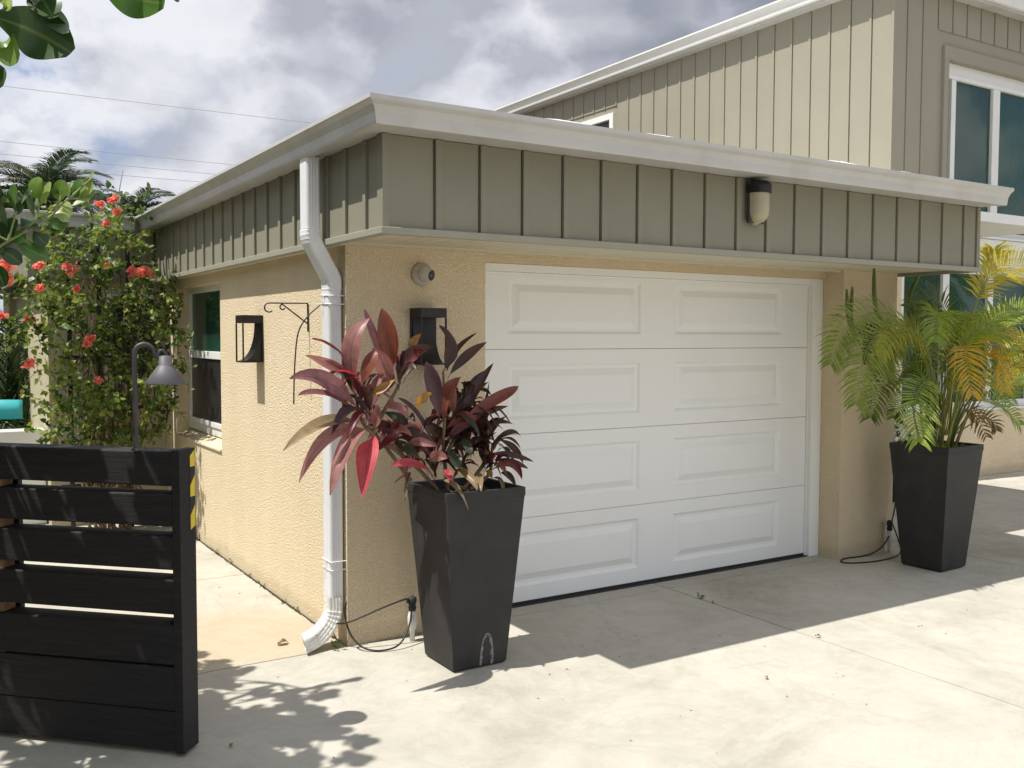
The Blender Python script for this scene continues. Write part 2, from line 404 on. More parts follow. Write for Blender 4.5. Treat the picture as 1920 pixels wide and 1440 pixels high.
TI_LEAVES=[((-0.139, -0.55, 1.254), (-0.365, -0.655, 1.28), (-0.589, -0.72, 1.175), 0.0738, 5), ((-0.131, -0.55, 1.233), (-0.359, -0.655, 1.219), (-0.52, -0.72, 1.026), 0.0633, 1), ((-0.122, -0.58, 1.221), (-0.262, -0.7, 1.197), (-0.398, -0.78, 0.97), 0.0949, 1), ((-0.107, -0.58, 1.199), (-0.182, -0.71, 1.139), (-0.251, -0.8, 0.945), 0.1055, 3), ((-0.154, -0.55, 1.319), (-0.364, -0.655, 1.469), (-0.559, -0.72, 1.49), 0.0844, 2), ((-0.169, -0.55, 1.319), (-0.357, -0.635, 1.407), (-0.506, -0.68, 1.414), 0.0633, 2), ((-0.152, -0.52, 1.459), (-0.338, -0.59, 1.548), (-0.445, -0.62, 1.587), 0.0703, 1), ((-0.147, -0.5, 1.486), (-0.279, -0.57, 1.623), (-0.409, -0.6, 1.664), 0.0563, 4), ((-0.168, -0.55, 1.404), (-0.212, -0.585, 1.623), (-0.115, -0.58, 1.763), 0.0879, 1), ((0.024, -0.5, 1.497), (-0.062, -0.52, 1.643), (-0.108, -0.5, 1.806), 0.0738, 2), ((0.036, -0.5, 1.483), (0.003, -0.53, 1.664), (-0.027, -0.52, 1.813), 0.0985, 6), ((0.012, -0.5, 1.425), (-0.03, -0.55, 1.536), (-0.096, -0.56, 1.622), 0.0844, 1), ((-0.174, -0.6, 1.435), (-0.142, -0.63, 1.533), (-0.103, -0.62, 1.612), 0.0774, 6), ((-0.131, -0.62, 1.4), (-0.095, -0.66, 1.429), (-0.019, -0.66, 1.476), 0.0436, 7), ((-0.153, -0.55, 1.474), (-0.257, -0.605, 1.51), (-0.336, -0.62, 1.508), 0.0422, 3), ((-0.054, -0.55, 1.329), (-0.008, -0.635, 1.34), (0.04, -0.68, 1.281), 0.0527, 1), ((-0.115, -0.6, 1.236), (-0.114, -0.65, 1.289), (-0.115, -0.66, 1.356), 0.0598, 1), ((-0.072, -0.5, 1.095), (-0.025, -0.57, 1.172), (0.032, -0.6, 1.186), 0.0492, 4), ((0.007, -0.5, 1.222), (0.032, -0.6, 1.229), (0.066, -0.66, 1.197), 0.0422, 1), ((0.072, -0.5, 1.409), (0.13, -0.48, 1.569), (0.315, -0.42, 1.622), 0.0703, 8), ((0.176, -0.42, 1.567), (0.183, -0.44, 1.642), (0.235, -0.42, 1.69), 0.0492, 7), ((0.342, -0.45, 1.49), (0.382, -0.455, 1.619), (0.34, -0.42, 1.732), 0.0879, 8), ((0.379, -0.42, 1.473), (0.437, -0.41, 1.595), (0.594, -0.36, 1.694), 0.0366, 8), ((0.388, -0.42, 1.461), (0.495, -0.4, 1.563), (0.67, -0.34, 1.646), 0.0527, 8), ((0.276, -0.55, 1.235), (0.219, -0.595, 1.424), (0.168, -0.6, 1.553), 0.0809, 9), ((0.297, -0.55, 1.249), (0.294, -0.595, 1.385), (0.367, -0.6, 1.476), 0.0879, 6), ((0.16, -0.55, 1.306), (0.146, -0.595, 1.368), (0.204, -0.6, 1.396), 0.0598, 7), ((0.272, -0.5, 1.111), (0.142, -0.57, 1.287), (0.02, -0.6, 1.38), 0.0457, 9), ((0.319, -0.5, 1.093), (0.486, -0.48, 1.35), (0.665, -0.42, 1.538), 0.0527, 8), ((0.397, -0.45, 1.259), (0.497, -0.445, 1.363), (0.649, -0.4, 1.435), 0.0492, 8), ((0.431, -0.5, 1.262), (0.623, -0.52, 1.348), (0.771, -0.5, 1.411), 0.0703, 6), ((0.442, -0.48, 1.244), (0.572, -0.485, 1.286), (0.735, -0.45, 1.304), 0.0492, 8), ((0.53, -0.45, 1.16), (0.644, -0.455, 1.218), (0.796, -0.42, 1.201), 0.0422, 8), ((0.611, -0.45, 1.085), (0.727, -0.47, 1.163), (0.82, -0.45, 1.135), 0.0352, 8), ((0.62, -0.45, 1.045), (0.712, -0.495, 1.052), (0.872, -0.5, 1.001), 0.0338, 8), ((0.629, -0.45, 1.021), (0.731, -0.495, 1.011), (0.836, -0.5, 0.966), 0.0338, 8), ((0.591, -0.5, 0.967), (0.7, -0.545, 1.011), (0.763, -0.55, 0.919), 0.0436, 4), ((0.666, -0.45, 1.129), (0.746, -0.485, 1.088), (0.816, -0.48, 0.994), 0.0366, 8), ((0.217, -0.55, 1.008), (0.065, -0.645, 1.066), (-0.066, -0.7, 1.068), 0.0527, 3), ((0.307, -0.6, 1.015), (0.242, -0.69, 1.008), (0.248, -0.74, 0.977), 0.0387, 3), ((0.352, -0.55, 1.006), (0.373, -0.665, 0.988), (0.382, -0.74, 0.918), 0.0422, 5), ((0.479, -0.6, 0.987), (0.422, -0.69, 0.958), (0.404, -0.74, 0.912), 0.0422, 5), ((0.192, -0.6, 1.06), (0.186, -0.69, 1.099), (0.214, -0.74, 1.089), 0.0598, 1), ((0.031, -0.5, 1.162), (0.077, -0.57, 1.137), (0.139, -0.6, 1.074), 0.0527, 10), ((0.007, -0.5, 1.258), (0.13, -0.545, 1.205), (0.271, -0.55, 1.123), 0.0492, 8), ((0.095, -0.55, 1.148), (0.118, -0.635, 1.166), (0.195, -0.68, 1.141), 0.0422, 1), ((0.241, -0.6, 0.96), (0.273, -0.71, 0.943), (0.308, -0.78, 0.834), 0.0295, 11), ((0.111, -0.55, 1.001), (0.035, -0.625, 1.009), (-0.029, -0.66, 0.979), 0.0211, 11), ((0.111, -0.55, 1.001), (0.05, -0.635, 0.966), (0.017, -0.68, 0.885), 0.0211, 11), ((0.394, -0.55, 1.161), (0.387, -0.625, 1.131), (0.392, -0.66, 1.081), 0.0457, 10), ((0.335, -0.55, 1.112), (0.311, -0.625, 1.069), (0.333, -0.66, 1.024), 0.0703, 10), ((0.579, -0.55, 0.943), (0.569, -0.655, 0.934), (0.542, -0.72, 0.877), 0.0281, 11), ((0.534, -0.55, 0.985), (0.513, -0.645, 0.983), (0.489, -0.7, 0.965), 0.0316, 7), ((0.319, -0.5, 1.191), (0.406, -0.545, 1.266), (0.472, -0.55, 1.241), 0.0563, 4), ((0.338, -0.48, 1.127), (0.425, -0.51, 1.225), (0.545, -0.5, 1.264), 0.0527, 4), ((0.622, -0.4, 1.04), (0.638, -0.42, 1.168), (0.761, -0.4, 1.248), 0.0422, 8), ((0.622, -0.4, 1.008), (0.604, -0.4, 1.128), (0.673, -0.36, 1.433), 0.0422, 8), ((0.466, -0.42, 1.285), (0.52, -0.42, 1.408), (0.652, -0.38, 1.498), 0.0387, 8), ((-0.048, -0.45, 1.381), (0.038, -0.47, 1.452), (-0.0, -0.45, 1.518), 0.0633, 8), ((-0.111, -0.45, 1.31), (-0.084, -0.495, 1.399), (0.024, -0.5, 1.41), 0.0668, 8), ((-0.001, -0.45, 1.306), (0.074, -0.495, 1.262), (0.103, -0.5, 1.202), 0.0633, 10), ((-0.102, -0.5, 1.241), (-0.018, -0.52, 1.239), (0.055, -0.5, 1.161), 0.0563, 8), ((0.258, -0.42, 1.035), (0.257, -0.44, 1.113), (0.175, -0.42, 1.169), 0.0598, 8), ((0.387, -0.42, 1.181), (0.42, -0.44, 1.273), (0.414, -0.42, 1.349), 0.0633, 8), ((0.269, -0.4, 1.261), (0.322, -0.43, 1.185), (0.414, -0.42, 1.179), 0.0633, 8), ((-0.171, -0.52, 1.431), (-0.217, -0.56, 1.546), (-0.186, -0.56, 1.643), 0.0598, 9), ((0.654, -0.5, 0.954), (0.682, -0.545, 0.95), (0.725, -0.55, 0.884), 0.0338, 8), ((0.531, -0.4, 1.014), (0.551, -0.445, 1.096), (0.666, -0.45, 1.169), 0.0492, 8), ((-0.193, -0.5, 1.317), (-0.235, -0.53, 1.398), (-0.208, -0.52, 1.46), 0.0492, 8)]
TI_STEMS=[[(0.285, -0.5, 0.898), (0.135, -0.5, 1.052), (-0.093, -0.55, 1.209), (-0.154, -0.55, 1.291), (-0.176, -0.55, 1.404)], [(-0.093, -0.55, 1.209), (-0.017, -0.52, 1.311), (0.048, -0.5, 1.395), (0.089, -0.48, 1.452)], [(-0.154, -0.55, 1.291), (-0.11, -0.52, 1.387), (0.024, -0.5, 1.483)], [(0.344, -0.5, 0.893), (0.327, -0.5, 1.039), (0.319, -0.5, 1.153), (0.317, -0.52, 1.283), (0.346, -0.45, 1.49)], [(0.442, -0.48, 0.882), (0.593, -0.45, 1.015), (0.629, -0.42, 1.168), (0.613, -0.4, 1.326)], [(0.475, -0.5, 0.883), (0.602, -0.48, 0.955), (0.638, -0.45, 1.091)], [(0.327, -0.5, 1.039), (0.459, -0.45, 1.257), (0.52, -0.42, 1.33)], [(0.135, -0.5, 0.956), (-0.025, -0.5, 1.165), (-0.124, -0.55, 1.247)]]
FRONDS=[([(4.504, -0.55, 0.957), (4.615, -0.59, 1.594), (4.678, -0.63, 1.929), (4.788, -0.67, 2.134), (5.14, -0.71, 2.218), (5.337, -0.75, 2.149)], 0.219, 1, 0.42), ([(4.601, -0.5, 0.948), (4.754, -0.513, 1.666), (4.903, -0.525, 2.047), (5.001, -0.538, 2.235), (4.996, -0.55, 2.344)], 0.161, 1, 0.6), ([(4.524, -0.55, 0.956), (4.623, -0.612, 1.522), (4.776, -0.675, 1.786), (5.023, -0.737, 1.885), (5.262, -0.8, 1.876)], 0.208, 2, 0.4), ([(4.621, -0.5, 0.947), (4.969, -0.5, 1.516), (5.283, -0.5, 1.768), (5.621, -0.5, 1.822), (5.913, -0.5, 1.72)], 0.208, 3, 0.4), ([(4.464, -0.55, 0.96), (4.422, -0.63, 1.407), (4.311, -0.71, 1.574), (4.281, -0.79, 1.61), (4.198, -0.87, 1.51), (4.138, -0.95, 1.291)], 0.173, 0, 0.56), ([(4.544, -0.55, 0.955), (4.609, -0.625, 1.403), (4.685, -0.7, 1.547), (4.726, -0.775, 1.513), (4.693, -0.85, 1.304)], 0.15, 0, 0.5), ([(4.311, -0.6, 0.972), (4.149, -0.68, 1.299), (3.927, -0.76, 1.377), (3.707, -0.84, 1.32), (3.563, -0.92, 1.179), (3.489, -1.0, 1.01)], 0.196, 2, 0.38), ([(4.405, -0.55, 0.963), (4.161, -0.608, 1.527), (3.885, -0.667, 1.722), (3.592, -0.725, 1.753), (3.284, -0.783, 1.645), (3.119, -0.842, 1.46), (2.996, -0.9, 1.262)], 0.219, 4, 0.36), ([(4.481, -0.5, 0.954), (4.183, -0.54, 1.595), (3.806, -0.58, 1.823), (3.442, -0.62, 1.828), (3.166, -0.66, 1.718), (3.005, -0.7, 1.51)], 0.196, 4, 0.4), ([(4.576, -0.45, 0.945), (4.358, -0.487, 1.522), (4.049, -0.525, 1.723), (3.782, -0.562, 1.665), (3.652, -0.6, 1.432)], 0.173, 4, 0.4), ([(4.421, -0.5, 0.957), (4.106, -0.55, 1.27), (3.794, -0.6, 1.395), (3.571, -0.65, 1.347), (3.41, -0.7, 1.148)], 0.173, 5, 0.35), ([(4.672, -0.4, 0.935), (4.748, -0.388, 1.516), (4.734, -0.375, 1.814), (4.543, -0.362, 1.971), (4.271, -0.35, 1.893)], 0.15, 5, 0.5), ([(4.544, -0.55, 0.955), (4.717, -0.562, 1.192), (4.946, -0.575, 1.209), (5.167, -0.588, 1.127), (5.341, -0.6, 0.994)], 0.15, 2, 0.35), ([(4.621, -0.5, 0.947), (4.937, -0.55, 1.369), (5.145, -0.6, 1.567), (5.319, -0.65, 1.667), (5.455, -0.7, 1.667)], 0.161, 1, 0.4), ([(4.54, -0.5, 0.951), (4.36, -0.53, 1.357), (4.154, -0.56, 1.596), (3.887, -0.59, 1.666), (3.672, -0.62, 1.577), (3.567, -0.65, 1.468)], 0.173, 4, 0.4), ([(4.657, -0.45, 0.94), (4.771, -0.438, 1.591), (4.996, -0.425, 1.691), (5.252, -0.412, 1.768), (5.446, -0.4, 1.887)], 0.173, 3, 0.4), ([(4.81, -0.35, 0.923), (4.869, -0.333, 1.589), (4.993, -0.317, 1.767), (4.908, -0.3, 1.867)], 0.15, 5, 0.4), ([(4.713, -0.4, 0.933), (4.76, -0.4, 1.268), (4.608, -0.4, 1.493), (4.408, -0.4, 1.52), (4.277, -0.4, 1.401)], 0.161, 5, 0.4), ([(4.678, -0.45, 0.939), (4.87, -0.438, 1.241), (5.099, -0.425, 1.336), (5.365, -0.412, 1.29), (5.597, -0.4, 1.178)], 0.138, 3, 0.4), ([(4.672, -0.4, 0.935), (4.609, -0.4, 1.469), (4.641, -0.4, 1.665), (4.479, -0.4, 1.714), (4.345, -0.4, 1.617)], 0.15, 3, 0.4), ([(4.775, -0.4, 0.93), (4.887, -0.383, 1.339), (5.1, -0.367, 1.461), (5.328, -0.35, 1.392)], 0.138, 3, 0.4), ([(4.651, -0.4, 0.936), (4.471, -0.375, 1.348), (4.266, -0.35, 1.52), (4.184, -0.325, 1.593), (4.079, -0.3, 1.783)], 0.127, 4, 0.5), ([(4.641, -0.5, 0.946), (5.138, -0.533, 1.339), (5.43, -0.567, 1.488), (5.651, -0.6, 1.421)], 0.173, 1, 0.35), ([(4.719, -0.45, 0.937), (5.326, -0.4, 1.122), (5.723, -0.35, 1.318), (6.103, -0.3, 1.307)], 0.15, 3, 0.35), ([(4.616, -0.45, 0.942), (4.305, -0.467, 1.176), (4.053, -0.483, 1.222), (3.924, -0.5, 1.111)], 0.127, 5, 0.35), ([(4.621, -0.5, 0.947), (4.672, -0.567, 1.133), (4.712, -0.633, 1.087), (4.734, -0.7, 0.947)], 0.104, 6, 0.3), ([(4.641, -0.5, 0.946), (4.768, -0.533, 1.077), (4.989, -0.567, 1.058), (5.024, -0.6, 0.972)], 0.092, 6, 0.3)]
SPEARS=[[(4.494, -0.45, 0.986), (4.225, -0.35, 1.593), (3.984, -0.3, 1.853), (3.936, -0.3, 2.187)], [(4.455, -0.45, 0.988), (3.922, -0.3, 1.523), (3.754, -0.25, 1.757), (3.705, -0.25, 2.018)], [(4.455, -0.45, 0.988), (3.922, -0.3, 1.523), (3.772, -0.25, 1.758), (3.768, -0.25, 2.038)], [(4.534, -0.45, 0.984), (4.407, -0.3, 1.713), (4.499, -0.2, 1.987), (4.694, -0.15, 2.17)], [(4.574, -0.45, 0.982), (4.667, -0.4, 1.517), (4.667, -0.4, 1.764), (4.654, -0.4, 1.837)]]
CLUSIA=[((-1.581, -0.35, 2.185), (-1.589, -0.362, 2.228), (-1.583, -0.37, 2.291), 0.0748, 1), ((-1.494, -0.35, 2.228), (-1.503, -0.362, 2.28), (-1.489, -0.37, 2.327), 0.0577, 2), ((-1.488, -0.35, 2.214), (-1.474, -0.362, 2.255), (-1.452, -0.37, 2.312), 0.0331, 3), ((-1.414, -0.35, 2.238), (-1.411, -0.362, 2.279), (-1.407, -0.37, 2.325), 0.0561, 2), ((-1.419, -0.35, 2.243), (-1.432, -0.362, 2.268), (-1.432, -0.37, 2.299), 0.0267, 1), ((-1.339, -0.35, 2.253), (-1.321, -0.362, 2.291), (-1.304, -0.37, 2.34), 0.063, 3), ((-1.346, -0.35, 2.258), (-1.351, -0.362, 2.293), (-1.332, -0.37, 2.333), 0.0427, 1), ((-1.37, -0.35, 2.223), (-1.33, -0.362, 2.248), (-1.277, -0.37, 2.294), 0.0353, 3), ((-1.32, -0.35, 2.25), (-1.286, -0.362, 2.27), (-1.25, -0.37, 2.258), 0.0614, 0), ((-1.443, -0.35, 2.183), (-1.408, -0.362, 2.191), (-1.373, -0.37, 2.186), 0.0881, 3), ((-1.475, -0.35, 2.151), (-1.435, -0.362, 2.143), (-1.389, -0.37, 2.136), 0.0454, 1), ((-1.475, -0.35, 2.16), (-1.518, -0.362, 2.143), (-1.556, -0.37, 2.117), 0.0801, 0), ((-1.517, -0.35, 2.107), (-1.494, -0.362, 2.076), (-1.469, -0.37, 2.053), 0.0534, 0), ((-1.58, -0.35, 2.054), (-1.524, -0.362, 2.024), (-1.47, -0.37, 1.998), 0.0721, 1), ((-1.641, -0.35, 2.019), (-1.61, -0.362, 2.006), (-1.567, -0.37, 1.969), 0.0534, 0), ((-1.612, -0.35, 2.065), (-1.624, -0.362, 2.136), (-1.634, -0.37, 2.224), 0.0321, 4), ((-1.512, -0.35, 2.167), (-1.525, -0.362, 2.215), (-1.534, -0.37, 2.277), 0.0331, 4), ((-1.56, -0.35, 2.214), (-1.544, -0.362, 2.245), (-1.52, -0.37, 2.271), 0.0182, 4), ((-1.38, -0.35, 2.246), (-1.381, -0.362, 2.281), (-1.373, -0.37, 2.318), 0.015, 3), ((-1.498, -0.35, 2.255), (-1.504, -0.362, 2.216), (-1.499, -0.37, 2.189), 0.016, 4), ((-1.664, -0.35, 2.089), (-1.632, -0.362, 2.108), (-1.606, -0.37, 2.055), 0.0588, 0), ((-1.674, -0.35, 1.963), (-1.652, -0.362, 1.928), (-1.63, -0.37, 1.874), 0.0588, 0), ((-1.662, -0.35, 2.179), (-1.641, -0.362, 2.242), (-1.633, -0.37, 2.268), 0.0641, 0), ((-1.616, -0.35, 2.056), (-1.581, -0.362, 2.075), (-1.549, -0.37, 2.067), 0.0481, 1), ((-1.598, -0.35, 2.157), (-1.57, -0.362, 2.184), (-1.554, -0.37, 2.212), 0.0427, 0), ((-1.292, -0.35, 2.356), (-1.298, -0.362, 2.335), (-1.286, -0.37, 2.372), 0.0182, 3), ((-1.331, -0.35, 2.343), (-1.328, -0.362, 2.36), (-1.32, -0.37, 2.373), 0.0267, 2), ((-1.688, -0.35, 2.043), (-1.666, -0.362, 2.026), (-1.643, -0.37, 1.999), 0.0641, 0), ((-1.616, -0.35, 2.065), (-1.608, -0.362, 2.11), (-1.58, -0.37, 2.151), 0.0588, 0), ((-1.677, -0.35, 2.214), (-1.661, -0.362, 2.249), (-1.66, -0.37, 2.297), 0.0641, 1), ((-1.637, -0.35, 2.046), (-1.64, -0.362, 2.09), (-1.656, -0.37, 2.133), 0.0534, 0)]
CLUSIA_TWIGS=[[(-1.723, -0.38, 1.973), (-1.614, -0.38, 2.058), (-1.561, -0.38, 2.093), (-1.507, -0.38, 2.16), (-1.497, -0.38, 2.224)], [(-1.561, -0.38, 2.093), (-1.508, -0.38, 2.128), (-1.444, -0.38, 2.18), (-1.393, -0.38, 2.241), (-1.343, -0.38, 2.25)], [(-1.444, -0.38, 2.18), (-1.418, -0.38, 2.239), (-1.415, -0.38, 2.258)], [(-1.614, -0.38, 2.058), (-1.58, -0.38, 2.182)], [(-1.393, -0.38, 2.241), (-1.371, -0.38, 2.261), (-1.292, -0.38, 2.342)], [(-1.614, -0.38, 2.058), (-1.666, -0.38, 2.087)]]
NEAR=[((-1.849, -3.25, 2.12), (-1.793, -3.2, 2.123), (-1.746, -3.25, 2.085), 0.0739, 0), ((-1.815, -3.25, 2.162), (-1.774, -3.2, 2.154), (-1.752, -3.25, 2.112), 0.0346, 4), ((-1.856, -3.25, 2.101), (-1.828, -3.2, 2.097), (-1.813, -3.25, 2.067), 0.0472, 2), ((-1.711, -3.25, 2.195), (-1.658, -3.2, 2.197), (-1.615, -3.25, 2.179), 0.0597, 1), ((-1.861, -3.25, 2.067), (-1.84, -3.2, 2.057), (-1.836, -3.25, 2.024), 0.0283, 0), ((-1.621, -3.25, 2.199), (-1.589, -3.2, 2.212), (-1.593, -3.25, 2.189), 0.0157, 0), ((-1.848, -3.25, 2.139), (-1.827, -3.2, 2.155), (-1.822, -3.25, 2.134), 0.022, 3), ((-1.795, -3.25, 2.181), (-1.778, -3.2, 2.174), (-1.768, -3.25, 2.131), 0.0472, 0)]
NEAR_TWIGS=[[(-1.899, -3.24, 2.135), (-1.854, -3.24, 2.129), (-1.814, -3.24, 2.165), (-1.709, -3.24, 2.198), (-1.619, -3.24, 2.203)], [(-1.854, -3.24, 2.129), (-1.86, -3.24, 2.069)]]
BLOBS=[((-0.818, 3.51, 1.965), 0.293), ((-0.548, 3.45, 2.034), 0.244), ((-0.277, 3.58, 2.002), 0.205), ((-1.053, 3.47, 1.959), 0.234), ((-1.172, 3.43, 1.791), 0.185), ((-0.893, 3.58, 1.626), 0.244), ((-0.658, 3.81, 1.801), 0.244), ((-0.33, 3.76, 1.804), 0.195), ((-0.592, 3.74, 1.447), 0.244), ((-0.869, 3.5, 1.372), 0.195), ((-0.446, 3.64, 1.27), 0.171), ((-0.212, 3.52, 1.537), 0.137), ((-0.223, 3.48, 1.36), 0.166), ((-0.181, 3.45, 1.183), 0.117), ((-0.756, 3.5, 1.112), 0.185), ((-0.503, 3.82, 0.992), 0.195), ((-0.64, 3.77, 0.823), 0.171), ((-0.881, 3.76, 1.057), 0.088), ((-0.966, 3.76, 1.169), 0.068), ((-0.438, 3.49, 0.86), 0.098), ((-1.048, 3.54, 0.845), 0.088), ((-0.252, 3.68, 0.924), 0.068), ((-0.739, 3.73, 2.452), 0.185), ((-0.567, 3.78, 2.554), 0.137), ((-0.398, 3.8, 2.432), 0.161), ((-0.932, 3.44, 2.5), 0.161), ((-0.467, 3.67, 2.703), 0.107), ((-1.141, 3.7, 2.048), 0.185), ((-1.03, 3.63, 2.217), 0.137), ((-0.132, 3.48, 1.714), 0.107), ((-0.078, 3.61, 1.941), 0.088), ((-0.627, 3.44, 2.223), 0.268), ((-0.929, 3.82, 2.319), 0.107), ((-0.477, 3.79, 1.624), 0.205), ((-0.819, 3.65, 0.887), 0.122), ((-0.608, 3.54, 1.192), 0.195)]
BLOOMS=[((-1.33, 3.35, 2.189), 0.127), ((-1.339, 3.35, 2.1), 0.107), ((-1.124, 3.35, 2.197), 0.063), ((-0.901, 3.35, 2.173), 0.098), ((-0.919, 3.35, 2.205), 0.068), ((-0.45, 3.35, 2.19), 0.088), ((-0.361, 3.35, 2.185), 0.098), ((-0.287, 3.35, 2.166), 0.049), ((-0.641, 3.35, 2.225), 0.044), ((-0.585, 3.35, 2.748), 0.068), ((-0.683, 3.35, 2.703), 0.054), ((-0.559, 3.35, 2.649), 0.059), ((-0.635, 3.35, 2.556), 0.039), ((-1.116, 3.35, 2.035), 0.039), ((-0.861, 3.35, 2.042), 0.034), ((-1.198, 3.35, 1.79), 0.073), ((-0.772, 3.35, 1.648), 0.063), ((-0.792, 3.35, 1.61), 0.044), ((-1.197, 3.35, 1.452), 0.068), ((-0.72, 3.35, 1.319), 0.049), ((-1.387, 3.35, 1.824), 0.054)]
BGP=[(-0.397, 14.0, 3.138), (0.306, 14.0, 4.492), (1.541, 15.0, 4.026)]
WIRES=[[(0.29, 26.0, 8.87), (9.84, 26.0, 8.93)], [(0.26, 26.0, 7.32), (7.3, 26.0, 7.3)], [(0.25, 26.0, 6.97), (6.87, 26.0, 6.95)], [(0.25, 26.0, 6.66), (6.36, 26.0, 6.67)]]
ANT=[(0.447, 9.0, 3.632), (0.498, 9.0, 3.9)]
CABLE1=[(0.009, 1.0, -0.019)]


# ------------------------------------------------------------------ the ground
g = MB(); g.box(-150, -60, -.3, 150, 200, -.012)
tag(g.build('ground', M['ground']), kind='structure', label='bare earth ground around the paved yard')
dv = MB(); gap = .0048
def slab(x0, y0, x1, y1): dv.box(x0+gap, y0+gap, -.11, x1-gap, y1-gap, 0)
xs = [-1.95, 2.28, 4.9, 7.6, 11, 16]
ys = [-12, -5.6, -.0]
for i in range(len(xs)-1):
    for j in range(len(ys)-1):
        if i == 1 and j >= 1: pass
        slab(xs[i], ys[j], xs[i+1], ys[j+1])
for i, (a, b_) in enumerate(((-.0, 1.85), (1.85, 3.7), (3.7, 7.5), (7.5, 11))):
    slab(-1.95, a, -.0, b_)
slab(.0, .0, 2.28, .6); slab(2.28, .0, 4.9, .8); slab(4.9, .0, 7.6, .8); slab(7.6, .0, 11, .8); slab(11, 0, 16, .8)
slab(4.56, .8, 8.3, 1.93); slab(8.3, .8, 16, 1.93)
tag(dv.build('driveway', M['concrete'], bevel=.004), kind='structure', label='pale stained concrete driveway and side path with thin joints')

# ------------------------------------------------------------------ garage
gar = thing('garage', 'cream stucco garage with flat roof, olive board and batten fascia and white gutter', 'garage', (0, 0, 0))
WT = 2.19
w = MB()
# left wall (x = 0), window opening y 2.45..3.85, z .83..2.08
w.box(0, .16, 0, .12, 2.45, WT)
w.box(0, 3.85, 0, .12, 4.4, WT)
w.box(0, 2.45, 0, .12, 3.85, .80)
w.box(0, 2.45, 2.08, .12, 3.85, WT)
w.box(.12, .16, 0, .24, 2.45, WT); w.box(.12, 3.85, 0, .24, 4.4, WT); w.box(.12, 2.45, 0, .24, 3.85, .78); w.box(.12, 2.45, 2.10, .24, 3.85, WT)
# front: left pier, lintel, right pier
w.box(0, 0, 0, .86, .16, WT)
w.box(.86, .10, 2.115, 3.92, .30, WT-.004)
w.box(3.92, -.05, 0, 4.55, 1.92, WT)
w.build('wall', M['stucco'], gar)
# sloped sill ledge
sl = MB(); sl.add([(-.015, 2.45, .80), (-.015, 3.85, .80), (.13, 3.85, .80), (.13, 2.45, .80), (-.015, 2.45, .812), (-.015, 3.85, .812), (.13, 3.85, .86), (.13, 2.45, .86)],
       [(0,1,2,3), (4,5,6,7), (0,1,5,4), (1,2,6,5), (2,3,7,6), (3,0,4,7)])
sl.build('sill', M['stucco'], gar)
# ---- siding: front y=-.67, left x=-.08, right x=4.61
s = MB(); Z0, Z1 = 2.186, 2.616
def front_run(mb, xs_, plane, z0, z1, x_end, bw=.036, gr=.009, th=.014, bt=.012):
    # boards between battens, a dark open joint on the left of each batten
    for i, x in enumerate(xs_):
        nx = xs_[i+1]-gr if i+1 < len(xs_) else x_end
        mb.box(x, plane-th-bt, z0, x+bw, plane, z1)
        mb.box(x+bw, plane-th, z0, nx, plane, z1)
def side_run(mb, ys_, plane, z0, z1, y_end, bw=.036, gr=.009, th=.014, bt=.013):
    for i, y in enumerate(ys_):
        ny = ys_[i+1]-gr if i+1 < len(ys_) else y_end
        mb.box(plane-th-bt, y, z0, plane, y+bw, z1)
        mb.box(plane-th, y+bw, z0, plane, ny, z1)
s.box(-.0655, -.654, 2.155, 4.60, -.64, Z1)
s.box(-.0655, -.64, 2.165, -.05, 4.36, Z1)
s.box(4.58, -.64, 2.165, 4.60, 1.9, Z1)
front_run(s, [-.094] + [.185+.2492*k for k in range(18)], -.655, Z0, Z1-.001, 4.575, .036)
s.box(4.58, -.681, Z0, 4.617, -.655, Z1-.001)
side_run(s, [-.6535] + [-.478+.2525*k for k in range(20)], -.066, Z0, Z1-.001, 4.36)
for k in range(9): s.box(4.601, -.42+.25*k, Z0, 4.615, -.384+.25*k, Z1-.001)
s.build('siding', M['siding'], gar, bevel=.003)
# drip trim
d = MB()
d.box(-.106, -.696, 2.15, 4.63, -.655, Z0-.001)
d.box(-.106, -.6545, 2.15, -.066, 4.36, Z0-.001)
d.box(4.601, -.6545, 2.15, 4.63, 1.9, Z0-.001)
d.build('drip_trim', M['siding_light'], gar, bevel=.004)
# soffit boards (V-groove), running front to back
so = MB(); x = -.064
while x < 4.6:
    x2 = min(x+.0995, 4.6)
    so.box(x+.002, -.638, 2.174, x2-.002, -.0305, 2.184); x += .1
so.box(-.0495, -.639, 2.1845, 4.579, 1.9, 2.195)
so.box(4.551, -.0, 2.171, 4.579, 1.9, 2.183)
so.box(-.049, -.03, 2.156, -.002, 4.36, 2.166)
so.build('soffit', M['soffit'], gar)
tr = MB(); tr.box(-.0, -.03, 2.160, 4.552, -.003, 2.183) ; tr.build('soffit_trim', M['soffit'], gar)
# upper soffit, fascia and roof
us = MB()
us.box(-.185, -.86, 2.618, 4.62, -.60, 2.63); us.box(-.185, -.60, 2.618, -.03, 4.36, 2.63); us.box(4.5, -.6, 2.618, 4.62, 1.9, 2.63)
us.build('eave_soffit', M['gutter'], gar)
fa = MB(); fa.box(-.16, -.83, 2.631, 4.62, -.80, 2.742); fa.box(-.16, -.80, 2.631, -.13, 4.36, 2.742); fa.build('fascia_board', M['whitewood'], gar)
